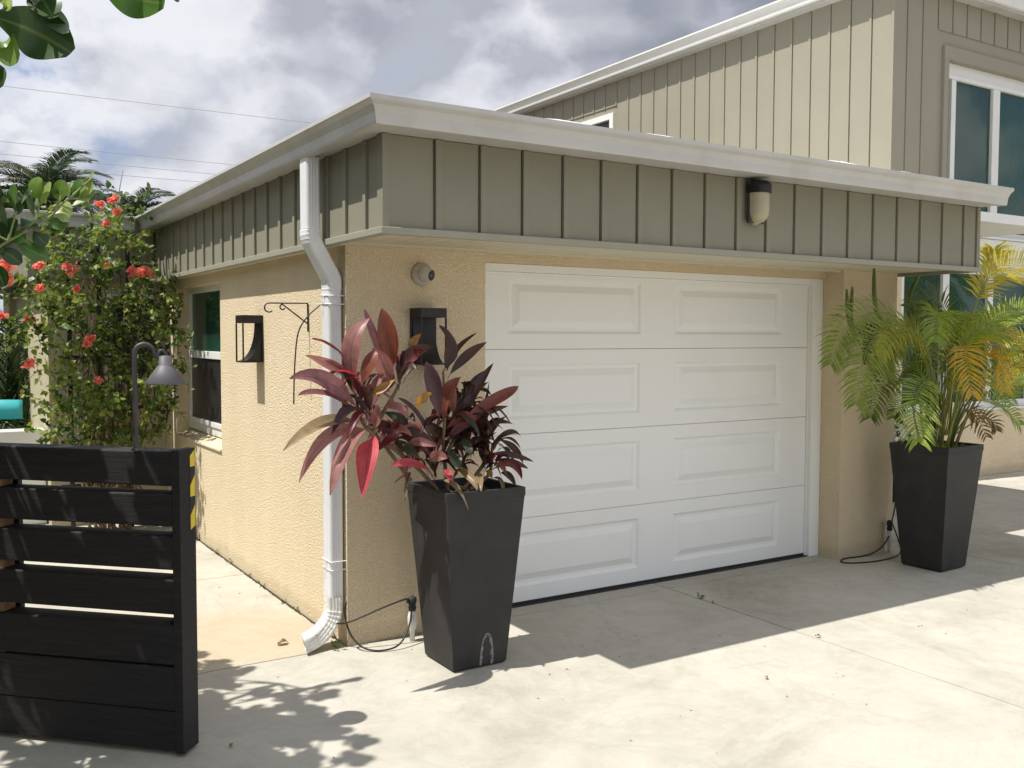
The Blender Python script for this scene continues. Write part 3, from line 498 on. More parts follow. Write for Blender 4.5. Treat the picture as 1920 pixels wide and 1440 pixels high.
# K-style gutter, profile (out, up) swept with mitred corner
prof = [(.0, 0), (.052, 0), (.056, .012), (.062, .05), (.078, .078), (.098, .092), (.103, .098), (.103, .115), (.092, .118), (.092, .108), (.006, .108), (.0, .118)]
def gutterrun(mb, prof, path, z):
    # path: list of (x, y, ox, oy) base points with outward directions (mitre scaled)
    n = len(prof); vs = []; fs = []
    for (x, y, ox, oy) in path:
        for a, b_ in prof: vs.append((x+ox*a, y+oy*a, z+b_))
    for i in range(len(path)-1):
        for k in range(n):
            k2 = (k+1) % n; fs.append((i*n+k, i*n+k2, (i+1)*n+k2, (i+1)*n+k))
    mb.add(vs, fs); mb.add(vs[:n], [tuple(range(n))]); mb.add(vs[-n:], [tuple(range(n))])
gu = MB()
gutterrun(gu, prof, [(4.60, -.831, 0, -1), (-.161, -.831, -1, -1), (-.161, 4.28, -1, 0)], 2.606)
gu.build('gutter', M['gutter'], gar)
ro = MB(); n = 40
def roofedge(x, y): return 2.742 + .016*math.sin(x*3.1+y*2.3) * .5 + .008*math.sin(x*9+y*7)
# membrane with a slightly wavy rolled edge
ring = []
for i in range(n+1): ring.append((4.60-(4.60+.15)*i/n, -.815))
for i in range(1, n+1): ring.append((-.15, -.815+(4.36+.815)*i/n))
top = [(x_, y_, roofedge(x_, y_)+.004) for x_, y_ in ring]; low = [(x_, y_, 2.7) for x_, y_ in ring]
m_ = len(ring)
inn = [(min(4.5, max(.1, x_+.2)), min(4.3, max(-.6, y_+.2)), 2.75) for x_, y_ in ring]
ro.add(low+top+inn, [(i, i+1, m_+i+1, m_+i) for i in range(m_-1)] + [(m_+i, m_+i+1, 2*m_+i+1, 2*m_+i) for i in range(m_-1)], True)
ro.box(.0, -.7, 2.66, 4.6, 4.36, 2.745); ro.box(4.0, -.0, 2.66, 7.0, 4.36, 2.74)
ro.build('roof', M['roof'], gar, recalc=True)

# ---- downspout
ds = MB()
def rrect(a, b, r=.008, flute=True):
    pts = []
    for sx, sy in ((1, 1), (-1, 1), (-1, -1), (1, -1)):
        pts.append((sx*(a/2), sy*(b/2-r))) if sx*sy < 0 else pts.append((sx*(a/2-r), sy*(b/2)))
        pts.append((sx*(a/2-r), sy*(b/2))) if sx*sy < 0 else pts.append((sx*(a/2), sy*(b/2-r)))
    return pts
def fluted(a, b):
    P = []
    # a = width along side, b = depth ; flutes on the four faces
    def edge(p, q, n):
        for i in range(n*2):
            t = i/(n*2); x_ = p[0]+(q[0]-p[0])*t; y_ = p[1]+(q[1]-p[1])*t
            dx, dy = q[0]-p[0], q[1]-p[1]; l = math.hypot(dx, dy)
            o = -.0022 if i % 2 else 0
            P.append((x_ - dy/l*o, y_ + dx/l*o))
    r = .006; A, B = a/2, b/2
    cs_ = [(A-r, B), (-A+r, B), (-A, B-r), (-A, -B+r), (-A+r, -B), (A-r, -B), (A, -B+r), (A, B-r)]
    for i in range(8):
        p, q = cs_[i], cs_[(i+1) % 8]
        if i % 2 == 0: edge(p, q, 4)
        else: P.append(p)
    return P
PR = fluted(.104, .074)
Y0 = .078
xu, xl = -.165, -.0485
ds.sweep([(xu, Y0, 2.606), (xu, Y0, 2.21)], PR, (0, 1, 0))
ds.sweep([(xl, Y0, 1.975), (xl, Y0, .235)], PR, (0, 1, 0))
shaft = ds.build('downspout', M['downspout'], gar)
tag(shaft, label='white fluted rectangular downspout beside the garage corner')
def elbow(pts, name, mat, scale=1.06, rib=.05, ncorr=(0, 1)):
    e = MB(); P = [V(p) for p in pts]; k = 44; path = [poly_at(P, i/k) for i in range(k+1)]
    sc = [scale + (rib if (i % 3 == 0 and ncorr[0] <= i/k <= ncorr[1]) else 0) for i in range(k+1)]
    e.sweep(path, PR, (0, 1, 0), scale=sc); return e.build(name, mat, shaft)
elbow([(xu, Y0, 2.235), (xu, Y0, 2.20), (xu+.018, Y0, 2.155), (xl-.03, Y0, 2.03), (xl-.004, Y0, 1.985), (xl, Y0, 1.95), (xl, Y0, 1.92)], 'elbow', M['downspout'], 1.04, .022)
# bottom elbow turned towards the path, hollow mouth
e = MB(); P = [V(p) for p in ((xl, Y0, .27), (xl, Y0, .20), (xl-.02, Y0-.004, .14), (xl-.075, Y0-.02, .085), (xl-.13, Y0-.04, .062), (xl-.19, Y0-.06, .050))]
k = 40; path = [poly_at(P, i/k) for i in range(k+1)]
sc = [1.1 + (.06 if (i % 3 == 0 and 8 < i < 31) else 0) for i in range(k+1)]
e.sweep(path, PR, (.25, 1, 0), scale=sc, cap=False)
e.sweep(path, PR, (.25, 1, 0), scale=[q*.94 for q in sc], cap=False)
e.build('outlet', M['spoutlow'], shaft)
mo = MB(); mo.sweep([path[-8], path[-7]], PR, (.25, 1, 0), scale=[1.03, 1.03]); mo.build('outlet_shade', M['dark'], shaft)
for z in (1.845, .42):
    st = MB()
    for dz in (0, .045):
        yy0, yy1 = Y0-.056, Y0+.056
        st.tube([(0, yy0-.004, z+dz), (xl-.037-.004, yy0-.004, z+dz), (xl-.041, yy1, z+dz+.004), (0, yy1, z+dz)], .0035, 6)
    st.tube([(xl-.043, Y0-.01, z), (xl-.056, Y0, z+.02), (xl-.043, Y0+.005, z+.045)], .003, 5)
    st.tube([(xl-.043, Y0+.02, z+.01), (xl-.06, Y0+.03, z-.02)], .002, 5)
    st.build('strap', M['whitewood'], shaft)

# ---- garage door
door = MB()
DX0, DX1, DY = .80, 3.81, .18
sect = .5305
cols = [(1.13, 2.17), (2.477, 3.521)]
def panelsection(z0):
    mbx = MB(); z1 = z0 + sect - .009
    xsq = sorted([DX0, DX1] + [c for q in cols for c in q]); pz0, pz1 = z0+.095, z1-.09
    # flat field made of strips around the panels
    mbx.quadpoly([(DX0, DY, z0), (DX1, DY, z0), (DX1, DY, pz0), (DX0, DY, pz0)])
    mbx.quadpoly([(DX0, DY, pz1), (DX1, DY, pz1), (DX1, DY, z1), (DX0, DY, z1)])
    for a, b_ in ((DX0, 1.13), (2.17, 2.477), (3.521, DX1)): mbx.quadpoly([(a, DY, pz0), (b_, DY, pz0), (b_, DY, pz1), (a, DY, pz1)])
    for a, b_ in cols:
        rings = [(0, 0), (.016, .014), (.034, .016), (.078, -.003)]
        prev = None
        for o_, dep in rings:
            r_ = [(a+o_, DY+dep, pz0+o_), (b_-o_, DY+dep, pz0+o_), (b_-o_, DY+dep, pz1-o_), (a+o_, DY+dep, pz1-o_)]
            if prev:
                for i in range(4): mbx.quadpoly([prev[i], prev[(i+1) % 4], r_[(i+1) % 4], r_[i]])
            prev = r_
        mbx.quadpoly(prev)
    # rounded shiplap edge into the joint, and the back
    mbx.quadpoly([(DX0, DY, z1), (DX1, DY, z1), (DX1, DY+.006, z1+.0015), (DX0, DY+.006, z1+.0015)])
    mbx.quadpoly([(DX0, DY, z0), (DX1, DY, z0), (DX1, DY+.008, z0-.001), (DX0, DY+.008, z0-.001)])
    mbx.box(DX0, DY+.016, z0, DX1, DY+.045, z1+.0037)
    return mbx
dthing = bpy.data.objects.new('garage_door', None); C.objects.link(dthing); dthing.parent = gar
tag(dthing, label='white sectional overhead door with raised panels')
for k in range(4):
    panelsection(.022 + k*sect*.9905).build('door_section', M['door'], dthing)
sk = MB(); sk.box(DX0, DY+.005, .002, DX1, DY+.04, .02); sk.build('bottom_seal', M['rubber'], dthing)
sk = MB(); sk.box(.86, DY-.035, .001, 3.87, DY+.0, .006); sk.build('threshold_strip', M['rubber'], dthing)
fr = MB(); fr.box(3.812, .135, .0, 3.918, .21, 2.114); fr.box(3.80, .165, .0, 3.811, .178, 2.08); fr.box(.862, .135, 2.068, 3.811, .21, 2.114); fr.box(.862, .16, 2.055, 3.8, .176, 2.067)
fr.build('door_frame', M['door'], dthing, bevel=.003)

# ---- left wall window (single hung)
wn = bpy.data.objects.new('window', None); C.objects.link(wn); wn.parent = gar
f = MB(); X = .10
y0, y1, z0, z1 = 2.45, 3.85, .862, 2.08
f.box(X, y0, z0, X+.06, y1, z0+.07); f.box(X, y0, z1-.045, X+.06, y1, z1)
f.box(X, y1-.05, z0+.07, X+.06, y1, z1-.045); f.box(X, y0, z0+.07, X+.06, y0+.05, z1-.045)
f.box(X-.01, y0+.05, 1.485, X+.045, y1-.05, 1.545); f.box(X-.012, y0+.05, z0+.07, X+.045, y0+.085, 1.485); f.box(X-.012, y1-.085, z0+.07, X+.045, y1-.05, 1.485); f.box(X-.012, y0+.085, z0+.07, X+.045, y1-.085, z0+.11)
f.build('window_frame', M['whitewood'], wn, bevel=.003)
p = MB(); p.box(X+.025, y0+.05, 1.545, X+.031, y1-.05, z1-.045); p.build('upper_pane', M['glass'], wn)
p = MB(); p.box(X+.005, y0+.085, z0+.11, X+.012, y1-.085, 1.485); p.build('lower_screen', M['screen'], wn)
p = MB(); p.box(X+.05, y0, z0+.07, X+.055, y1, z1); p.build('blind', M['blind'], wn)

# ---- rear wing of the same building (behind the vine)
wing = thing('house_wing', 'low rear wing with pale wall and grey gutter behind the flowering vine', 'house wing', (-.5, 4.4, 0))
def wp(mb, name, mat, **k):
    o = mb.build(name, mat, wing, **k); o.location = (.5, -4.4, 0); return o
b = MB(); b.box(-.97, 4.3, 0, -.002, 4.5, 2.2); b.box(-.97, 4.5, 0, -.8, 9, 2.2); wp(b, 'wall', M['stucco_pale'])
b = MB(); b.box(-1.12, 4.25, 2.17, -.101, 4.29, 2.60)
for k in range(5): b.box(-1.05+.21*k, 4.235, 2.18, -1.01+.21*k, 4.25, 2.6)
b.box(-1.12, 4.29, 2.17, -1.08, 9, 2.6)
wp(b, 'siding', M['siding'])
b = MB(); gutterrun(b, prof, [(-.27, 4.24, 0, -1), (-1.18, 4.24, -1, -1), (-1.18, 9, -1, 0)], 2.60); wp(b, 'gutter', M['gutter'])
b = MB(); b.box(-1.17, 4.25, 2.605, 0.1, 9.5, 2.72); wp(b, 'roof', M['siding_light'])
b = MB(); b.box(-.45, 4.285, 1.28, -.10, 4.299, 2.0); o_ = wp(b, 'window', M['screen'])
b = MB(); b.box(-.52, 4.27, 1.24, -.07, 4.30, 1.275); b.box(-.52, 4.27, 2.001, -.07, 4.30, 2.04); b.box(-.52, 4.27, 1.275, -.47, 4.30, 2.001)
b.build('window_frame', M['whitewood'], o_)
# low white planter wall and corner of the patio
b = MB(); b.box(-1.55, 4.55, 0, -.98, 4.75, .84); tag(b.build('low_wall', M['whitewood'], bevel=.01), 'low white wall beside the pale rear wing', 'wall')

# neighbouring building seen past the vine
nb = thing('patio_building', 'grey sided building with ribbed yellow panel, seen at the left edge past the vine', 'building', (-2, 8, 0))
def np_(mb, name, mat):
    o = mb.build(name, mat, nb); o.location = (2, -8, 0); return o
b = MB(); b.box(-6, 8.0, 0, -1.2, 8.2, 2.6); np_(b, 'wall', M['stucco_pale'])
b = MB(); b.box(-6, 7.15, 2.13, -.9, 7.3, 2.18); b.box(-6, 7.1, 2.19, -.85, 7.3, 2.32); b.box(-6, 7.3, 2.19, -1.2, 8.0, 2.25); np_(b, 'gutter', M['greysiding'])
b = MB()
for k in range(60):
    x_ = -3.6 + .045*k
    b.tube([(x_, 7.6, 2.32), (x_, 7.6, 2.75)], .018, 6, True)
b.box(-3.62, 7.62, 2.30, -.9, 7.64, 2.77); np_(b, 'ribbed_panel', M['corr'])
b = MB(); b.box(-6, 7.55, 2.78, -.85, 8.4, 2.83); np_(b, 'roof', M['greysiding'])

# ------------------------------------------------------------------ main two-storey house
hs = thing('house', 'two storey house with olive board and batten upper floor behind the garage', 'house', (9, 4, 0))
def hp(mb, name, mat, parent=None, **k):
    o = mb.build(name, mat, parent or hs, **k)
    if not parent: o.location = (-9, -4, 0)
    return o
HY = 1.93
b = MB()
# lower wall with window opening x 7.35..10.9, z .86..2.5
b.box(4.552, HY, 0, 7.35, HY+.2, 2.65); b.box(10.9, HY, 0, 16, HY+.2, 2.65); b.box(7.35, HY, 0, 10.9, HY+.2, .82); b.box(7.35, HY, 2.5, 10.9, HY+.2, 2.65)
b.box(7.1, HY+.2, 0, 7.3, 12, 2.65)
hp(b, 'lower_wall', M['stucco'])
b = MB()
UX = 7.1
b.box(UX, HY, 2.65, 7.985, HY+.16, 5.50); b.box(11.6, HY, 2.65, 16, HY+.16, 5.5); b.box(7.985, HY, 4.97, 11.6, HY+.16, 5.5)
b.box(UX, HY+.16, 2.65, UX+.15, 6.77, 5.5); b.box(UX, 8.25, 2.65, UX+.15, 12, 5.5); b.box(UX, 6.77, 5.05, UX+.15, 8.25, 5.5); b.box(UX, 6.77, 2.65, UX+.15, 8.25, 4.0)
ys2 = [HY-.028] + [2.19+.2815*k for k in range(35)]
near = [y_ for y_ in ys2 if y_ < 6.6]; mid = [y_ for y_ in ys2 if 6.6 <= y_ < 8.3]; far = [y_ for y_ in ys2 if 8.3 <= y_ < 11.7]
side_run(b, near, UX-.001, 2.66, 5.499, mid[0]-.009, .032, .010, .012, .010)
side_run(b, mid, UX-.001, 5.14, 5.499, far[0]-.009, .032, .010, .012, .010)
side_run(b, far, UX-.001, 2.66, 5.499, 11.95, .032, .010, .012, .010)
xs2 = [UX+.0] + [7.33+.272*k for k in range(31)]
l_ = [x_ for x_ in xs2 if x_ < 7.8]; m__ = [x_ for x_ in xs2 if 7.8 <= x_ < 11.6]; r__ = [x_ for x_ in xs2 if x_ >= 11.6]
front_run(b, l_, HY-.001, 2.88, 5.499, 7.894, .032, .010, .012, .010)
b.box(7.894, HY-.013, 5.13, m__[0]-.01, HY-.001, 5.499)
front_run(b, m__, HY-.001, 5.13, 5.499, r__[0]-.01, .032, .010, .012, .010)
front_run(b, r__, HY-.001, 2.88, 5.499, 15.9, .032, .010, .012, .010)
hp(b, 'upper_siding', M['siding_up'], bevel=.003)
b = MB(); b.box(7.30, HY-.06, 2.62, 16, HY-.003, 2.84); b.box(7.3, HY-.075, 2.60, 16, HY-.003, 2.618); b.box(7.3, HY-.08, 2.845, 16, HY-.003, 2.87); b.box(7.3, HY-.05, 2.52, 16, HY-.003, 2.60)
hp(b, 'white_band', M['whitewood'], bevel=.003)
# eaves, fascia, gutter, roof
b = MB(); b.box(UX-.15, HY-.15, 5.50, 16, 12, 5.52); hp(b, 'eave_soffit', M['gutter'])
b = MB(); b.box(UX-.14, HY-.14, 5.521, 16, 12, 5.60); hp(b, 'fascia_board', M['whitewood'])
b = MB(); prof2 = [(a*1.0, q*1.25) for a, q in prof]
gutterrun(b, prof2, [(16, HY-.141, 0, -1), (UX-.141, HY-.141, -1, -1), (UX-.141, 12, -1, 0)], 5.53); hp(b, 'gutter', M['whitewood'])
b = MB(); b.box(UX-.12, HY-.12, 5.61, 16, 12, 5.70); hp(b, 'roof', M['roof'])
# upper window
def bigwindow(name, x0, x1, z0, z1, muls, header, trim, y=HY, fw=.075, label=None):
    wv = bpy.data.objects.new(name, None); C.objects.link(wv); wv.parent = hs; wv.location = (-9, -4, 0)
    if label: tag(wv, label=label)
    if trim:
        t_ = MB(); t_.box(x0-.085, y-.035, z0-.0, x0-.001, y+.05, z1); t_.box(x1+.001, y-.035, z0, x1+.085, y+.05, z1); t_.box(x0-.085, y-.035, z1+.001, x1+.085, y+.05, z1+.15)
        t_.build('window_trim', M['siding_up'], wv, bevel=.003)
    f_ = MB(); Yf = y+.045
    f_.box(x0, Yf, z0, x1, Yf+.07, z0+.085); f_.box(x0, Yf, z1-header, x1, Yf+.07, z1)
    if header > .12: f_.box(x0, Yf-.015, z1-header-.0, x1, Yf-.001, z1-header+.05)
    f_.box(x0, Yf, z0+.085, x0+.03, Yf+.07, z1-header)
    for a, b2 in muls: f_.box(a, Yf-.008, z0+.085, b2, Yf+.07, z1-header)
    f_.box(x1-.05, Yf, z0+.085, x1, Yf+.07, z1-header)
    f_.build('window_frame', M['whitewood'], wv, bevel=.004)
    edges = [x0+.03] + [q for m2 in muls for q in m2] + [x1-.05]
    for i in range(0, len(edges), 2):
        if edges[i+1]-edges[i] > .02:
            pn = MB(); pn.box(edges[i], Yf+.03, z0+.085, edges[i+1], Yf+.036, z1-header); pn.build('pane', M['glass'], wv)
    return wv
wv = bigwindow('upper_window', 8.07, 11.5, 2.86, 4.82, [(8.235, 8.32), (9.06, 9.20), (10.1, 10.22)], .18, True, label='large white framed upper window reflecting a palm')
cu = MB()
for k in range(26): cu.tube([(9.25+.09*k, HY+.24+.015*(k % 2), 2.9), (9.25+.09*k, HY+.24+.015*(k % 2), 4.66)], .055, 8)
cu.build('curtain', M['blind'], wv)
wv2 = bigwindow('lower_window', 7.352, 10.898, .822, 2.498, [(7.352+.03, 7.45), (8.162, 8.284), (9.061, 9.17), (9.95, 10.06)], .07, False, label='wide white framed lower window behind the palm')
cu = MB()
for k in range(70): cu.box(7.4, HY+.135, .90+.0225*k, 10.85, HY+.149, .915+.0225*k)
cu.build('blind', M['blind'], wv2)
b = MB(); b.box(7.3, HY-.03, .80, 10.95, HY+.04, .821); b.build('window_sill', M['whitewood'], wv2)
# small window on the sunlit side
sw = bpy.data.objects.new('side_window', None); C.objects.link(sw); sw.parent = hs; sw.location = (-9, -4, 0)
b = MB(); X = UX
b.box(X-.03, 6.77, 4.0, X+.05, 6.86, 5.05); b.box(X-.03, 8.16, 4.0, X+.05, 8.25, 5.05); b.box(X-.03, 6.86, 4.96, X+.05, 8.16, 5.05); b.box(X-.03, 6.86, 4.0, X+.05, 8.16, 4.08); b.box(X-.005, 7.47, 4.08, X+.045, 7.53, 4.96)
b.build('window_frame', M['whitewood'], sw, bevel=.003)
b = MB(); b.box(X+.03, 6.86, 4.08, X+.036, 7.47, 4.96); b.build('pane', M['screen'], sw); b = MB(); b.box(X+.03, 7.53, 4.08, X+.036, 8.16, 4.96); b.build('pane', M['screen'], sw)
# interior shell so the glass looks into rooms
b = MB(); b.box(7.32, HY+.9, .05, 15, HY+.95, 2.6); b.box(7.3, HY+.9, 2.7, 15, HY+.95, 5.4); b.box(7.31, HY+.2, 2.652, 15.9, HY+.95, 2.70); b.box(7.31, HY+.2, .01, 15.9, HY+.95, .04); b.box(7.31, HY+.2, 5.41, 15.9, 11.9, 5.45)
hp(b, 'interior', M['dark'])

# ------------------------------------------------------------------ planters
def planter(name, cx, cy, rz, zt, top, bot, label, scuff=False):
    t = thing(name, label, 'planter', (cx, cy, 0), rz)
    mb = MB(); a, b_ = bot/2, top/2; th = .022
    def ring(h_, z): return [(-h_, -h_, z), (h_, -h_, z), (h_, h_, z), (-h_, h_, z)]
    rows = [ring(a-.006, .006), ring(a, .016), ring(b_-.003, zt-.045), ring(b_, zt-.043), ring(b_, zt), ring(b_-th, zt), ring(b_-th-.01, zt-.08)]
    vs = [p_ for r_ in rows for p_ in r_]; fs = [(0, 3, 2, 1)]
    for i in range(len(rows)-1):
        for k in range(4): fs.append((i*4+k, i*4+(k+1) % 4, (i+1)*4+(k+1) % 4, (i+1)*4+k))
    mb.add(vs, fs); mb.build('pot', M['planter'], t, bevel=.006)
    so_ = MB(); h_ = b_-th-.004; nn_ = 8; g_ = []
    for i in range(nn_+1):
        for j in range(nn_+1): g_.append((-h_+2*h_*i/nn_, -h_+2*h_*j/nn_, zt-.05+.014*math.sin(i*2.1+j*1.3)+.01*rnd.random()))
    so_.add(g_, [(i*(nn_+1)+j, (i+1)*(nn_+1)+j, (i+1)*(nn_+1)+j+1, i*(nn_+1)+j+1) for i in range(nn_) for j in range(nn_)], True); so_.build('soil', M['soil'], t)
    if scuff:
        q = MB(); pts = []
        # scraped arch-shaped wear patch on the front face near the foot
        for i in range(21):
            u = i/20; x_ = .035*math.cos(PI*u)*1.15; z_ = .015 + .165*math.sin(PI*u)**.8
            pts.append((.0+x_+.035, z_))
        def fy(z): return -(a + (b_-a)*(z/zt)) - .0012
        for i in range(20):
            (xa, za), (xb, zb) = pts[i], pts[i+1]
            w1 = .007+.012*rnd.random(); 
            ca, cb_ = (xa-.035)*(1-w1/.04)+.035, (xb-.035)*(1-w1/.04)+.035
            za2, zb2 = max(.012, za-w1*1.1), max(.012, zb-w1*1.1)
            q.quadpoly([(xa, fy(za), za), (xb, fy(zb), zb), (cb_, fy(zb2)-.0003, zb2), (ca, fy(za2)-.0003, za2)])
        q.build('scuff_mark', M['scuff'], t, recalc=False)
    return t
planter('planter', .44, -.512, 0, .915, .45, .31, 'tall tapered charcoal planter holding the red leaved plant, scuffed at its foot', True)
planter('planter', 4.36, -.545, R(3), .905, .46, .315, 'tall tapered charcoal planter holding the yellow green palm')

# ------------------------------------------------------------------ ti plant
ti = thing('ti_plant', 'red and purple leaved ti plant leaning left out of its charcoal planter', 'plant', (.44, -.512, .86))
off = V((.44, -.512, .86)); view = V((-.53, -.84, .12)).normalized()
TINT = {1: .1, 2: .2, 3: .3, 4: .4, 5: .5, 6: .6, 7: .7, 8: .8, 9: .9, 10: .99, 11: .99}
mb1 = MB(); mb2 = MB()
for a, b_, c_, w_, c in TI_LEAVES:
    if c == 11: continue
    nh = (view + rv(.38) + V((0, 0, .25))).normalized()
    leaf(mb1, V(a)-off, V(b_)-off, V(c_)-off, w_, TINT[c]+.001, nh, 12, .22 + .2*rnd.random(), .42+.1*rnd.random(), .05, .10)
heads = [((.0, -.52, 1.13), 8, .22), ((.13, -.5, 1.02), 9, .22), ((.25, -.5, 1.0), 9, .2), ((.62, -.46, 1.05), 10, .18), ((.60, -.5, .97), 9, .17), ((.5, -.4, 1.2), 10, .22), ((-.11, -.56, 1.27), 13, .30), ((-.16, -.55, 1.36), 11, .27), ((.08, -.47, 1.44), 9, .24), ((.36, -.5, 1.22), 16, .30), ((.50, -.42, 1.28), 18, .24), ((.58, -.42, 1.12), 18, .22), ((.48, -.45, 1.05), 16, .22), ((.40, -.42, 1.1), 12, .25), ((.55, -.5, .98), 14, .18), ((.30, -.4, 1.05), 10, .22), ((.12, -.42, 1.2), 8, .22)]
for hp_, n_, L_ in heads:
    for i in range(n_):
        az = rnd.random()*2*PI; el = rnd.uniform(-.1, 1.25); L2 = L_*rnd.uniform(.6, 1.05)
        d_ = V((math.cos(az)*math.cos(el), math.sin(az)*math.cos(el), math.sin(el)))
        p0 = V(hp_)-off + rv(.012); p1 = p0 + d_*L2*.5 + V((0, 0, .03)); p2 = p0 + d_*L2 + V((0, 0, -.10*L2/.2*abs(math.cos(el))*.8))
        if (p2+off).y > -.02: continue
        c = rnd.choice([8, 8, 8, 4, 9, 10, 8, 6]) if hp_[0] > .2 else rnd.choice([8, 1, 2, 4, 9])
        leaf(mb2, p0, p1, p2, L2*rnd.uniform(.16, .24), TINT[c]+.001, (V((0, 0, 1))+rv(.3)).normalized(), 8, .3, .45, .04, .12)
mb1.build('foliage', M['ti'], ti, recalc=False)
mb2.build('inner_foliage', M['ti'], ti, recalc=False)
for a, b_, c_, w_, c in TI_LEAVES:
    if c == 11: dr = MB(); leaf(dr, V(a)-off, V(b_)-off, V(c_)-off, w_, .5, (view+rv(.5)).normalized(), 9, .6, .4, .15); dr.build('dry_leaf', M['twig'], ti, recalc=False)
sm_ = MB()
for s_ in TI_STEMS:
    P = [V(p_)-off for p_ in s_]; sm_.tube([poly_at(P, k/14) for k in range(15)], [.011*(1-.4*k/14) for k in range(15)], 8)
sm_.build('stem', M['twig'], ti)

# ------------------------------------------------------------------ areca palm
pl = thing('areca_palm', 'bushy areca palm with green and yellow fronds in the charcoal planter by the right pier', 'palm', (4.36, -.545, .85))
off = V((4.36, -.545, .85))
PT = {0: .06, 1: .2, 2: .42, 3: .55, 4: .66, 5: .86, 6: .99}
for P, L_, c, t0 in FRONDS:
    P = [V(p_)-off for p_ in P]
    mbf = MB(); nh = (V((-.45, -.62, .55)) + rv(.25)).normalized()
    frond(mbf, P, L_*1.0, PT[c], t0, nh, .025, .0145, .42, .006, .16, rtint=min(.6, PT[c]+.1))
    mbf.build('frond', M['palm'], pl, recalc=False)
for i in range(17):
    az = rnd.random()*2*PI if i < 7 else rnd.uniform(-.9, .4); d_ = V((math.cos(az), math.sin(az)*.75, 0)); H_ = rnd.uniform(.45, 1.05); Rr = rnd.uniform(.15, .42)
    if d_.y > .3: Rr *= .5
    P = [d_*.04, d_*Rr*.3+V((0, 0, H_*.55)), d_*Rr*.8+V((0, 0, H_*.95)), d_*Rr*1.5+V((0, 0, H_)), d_*Rr*2.1+V((0, 0, H_*.82))]
    mbf = MB(); frond(mbf, P, rnd.uniform(.14, .2), rnd.choice([.42, .6, .42, .3, .42, .2, .25, .8]), .38, (V((-.3, -.4, .8))+rv(.3)).normalized(), .0255, .0135, .5, .005, .18, rtint=.6); mbf.build('frond', M['palm'], pl, recalc=False)
for s_ in SPEARS:
    P = [V(p_)-off for p_ in s_]; mbf = MB(); mbf.tube([poly_at(P, k/16) for k in range(17)], [.006 if k < 8 else .006+.010*math.sin(PI*(k-8)/8.2) for k in range(17)], 6, False, (.75, .5, .5)); mbf.build('spear', M['palm'], pl, recalc=False)
mbs = MB()
for i in range(16):
    a_ = rnd.random()*6.28; r_ = rnd.uniform(.02, .13)
    b0 = V((math.cos(a_)*r_, math.sin(a_)*r_, 0)); mbs.tube([b0, b0*1.6 + V((0, 0, .22)), b0*2.4 + V((.06, 0, .5))], [.010, .008, .004], 7, False, (rnd.choice([.66, .8, .99, .86]), .5, .5))
mbs.build('cane', M['palm'], pl, recalc=False)
mbm = MB()
for i in range(420):
    a_ = rnd.random()*6.28; r_ = rnd.uniform(.0, .2)
    p0 = V((math.cos(a_)*r_, math.sin(a_)*r_, .0)); d_ = (V((rnd.gauss(0, .5), rnd.gauss(0, .5), 1))).normalized()
    smallleaf(mbm, p0, d_, rv(1).normalized(), rnd.uniform(.03, .085), .008, rnd.uniform(.35, .55))
tag(mbm.build('fern_tuft', M['palm'], pl, recalc=False), label='low feathery green tuft at the palm foot')

# ------------------------------------------------------------------ pot with white flowers behind the palm
wp_ = thing('flower_pot', 'dark pot of small white flowers standing behind the palm planter', 'flower pot', (6.55, 1.45, 0))
q = MB(); q.lathe([(.0, .0), (.16, .0), (.17, .02), (.22, .42), (.235, .42), (.235, .46), (.21, .46), (.19, .40), (0, .40)], 0, 0, 28); q.build('pot', M['planter'], wp_)
q = MB(); q2 = MB()
for i in range(500):
    a_ = rnd.random()*6.28; el = rnd.random()*1.5; r_ = .30*rnd.random()**.4; p0 = V((math.cos(a_)*math.cos(el)*r_, math.sin(a_)*math.cos(el)*r_, .46+math.sin(el)*r_*1.3))
    if i % 2: smallleaf(q, p0, rv().normalized(), rv().normalized(), .06, .03, rnd.random()*.6)
    else: smallleaf(q2, p0, rv().normalized(), rv().normalized(), .045, .04, .5)
q.build('foliage', M['boug'], wp_, recalc=False); q2.build('blossom', M['white_petal'], wp_, recalc=False)

# ------------------------------------------------------------------ wall lanterns
def sconce(loc, rz, label):
    # local: x along the wall, -y out of the wall, z up from the base
    t = thing('wall_lantern', label, 'wall light', loc, rz, 'black lanterns on the garage walls')
    W, D, H = .16, .135, .31
    b = MB(); b.box(-W/2, -.008, 0, W/2, -.0, H); b.build('back_plate', M['black'], t)
    b = MB(); b.box(-W/2, -D, H-.052, W/2, -.009, H); b.build('cap', M['black'], t, bevel=.002)
    b = MB(); b.box(-W/2, -D, 0, W/2, -.009, .008)
    for x_ in (-W/2, W/2-.009): b.box(x_, -D, .009, x_+.009, -D+.009, H-.053)
    b.build('frame', M['black'], t)
    b = MB(); n_ = 14
    vs = []
    for i in range(n_+1):
        q_ = i/n_*PI/2; y_ = -.012 - (D-.02)*(1-math.sin(q_)) ; z_ = .01 + (H-.065)*(1-math.cos(q_))
        for x_ in (-W/2+.012, W/2-.012): vs.append((x_, y_, z_))
    back = [(x_, -.0085, z_) for (x_, y_, z_) in vs]
    b.add(vs+back, [(2*i, 2*i+1, 2*i+3, 2*i+2) for i in range(n_)] + [(2*i, 2*i+2, 2*(n_+1)+2*i+2, 2*(n_+1)+2*i) for i in range(n_)] + [(2*i+1, 2*i+3, 2*(n_+1)+2*i+3, 2*(n_+1)+2*i+1) for i in range(n_)])
    b.build('reflector', M['black'], t)
    return t
sconce((-.003, 1.49, 1.50), -PI/2, 'black lantern on the sunlit stucco wall beside the hung window')
sconce((.455, -.003, 1.52), 0, 'black lantern behind the red leaved plant, beside the garage door')

sconce((4.23, -.053, 1.47), 0, 'black lantern on the right pier behind the palm fronds')
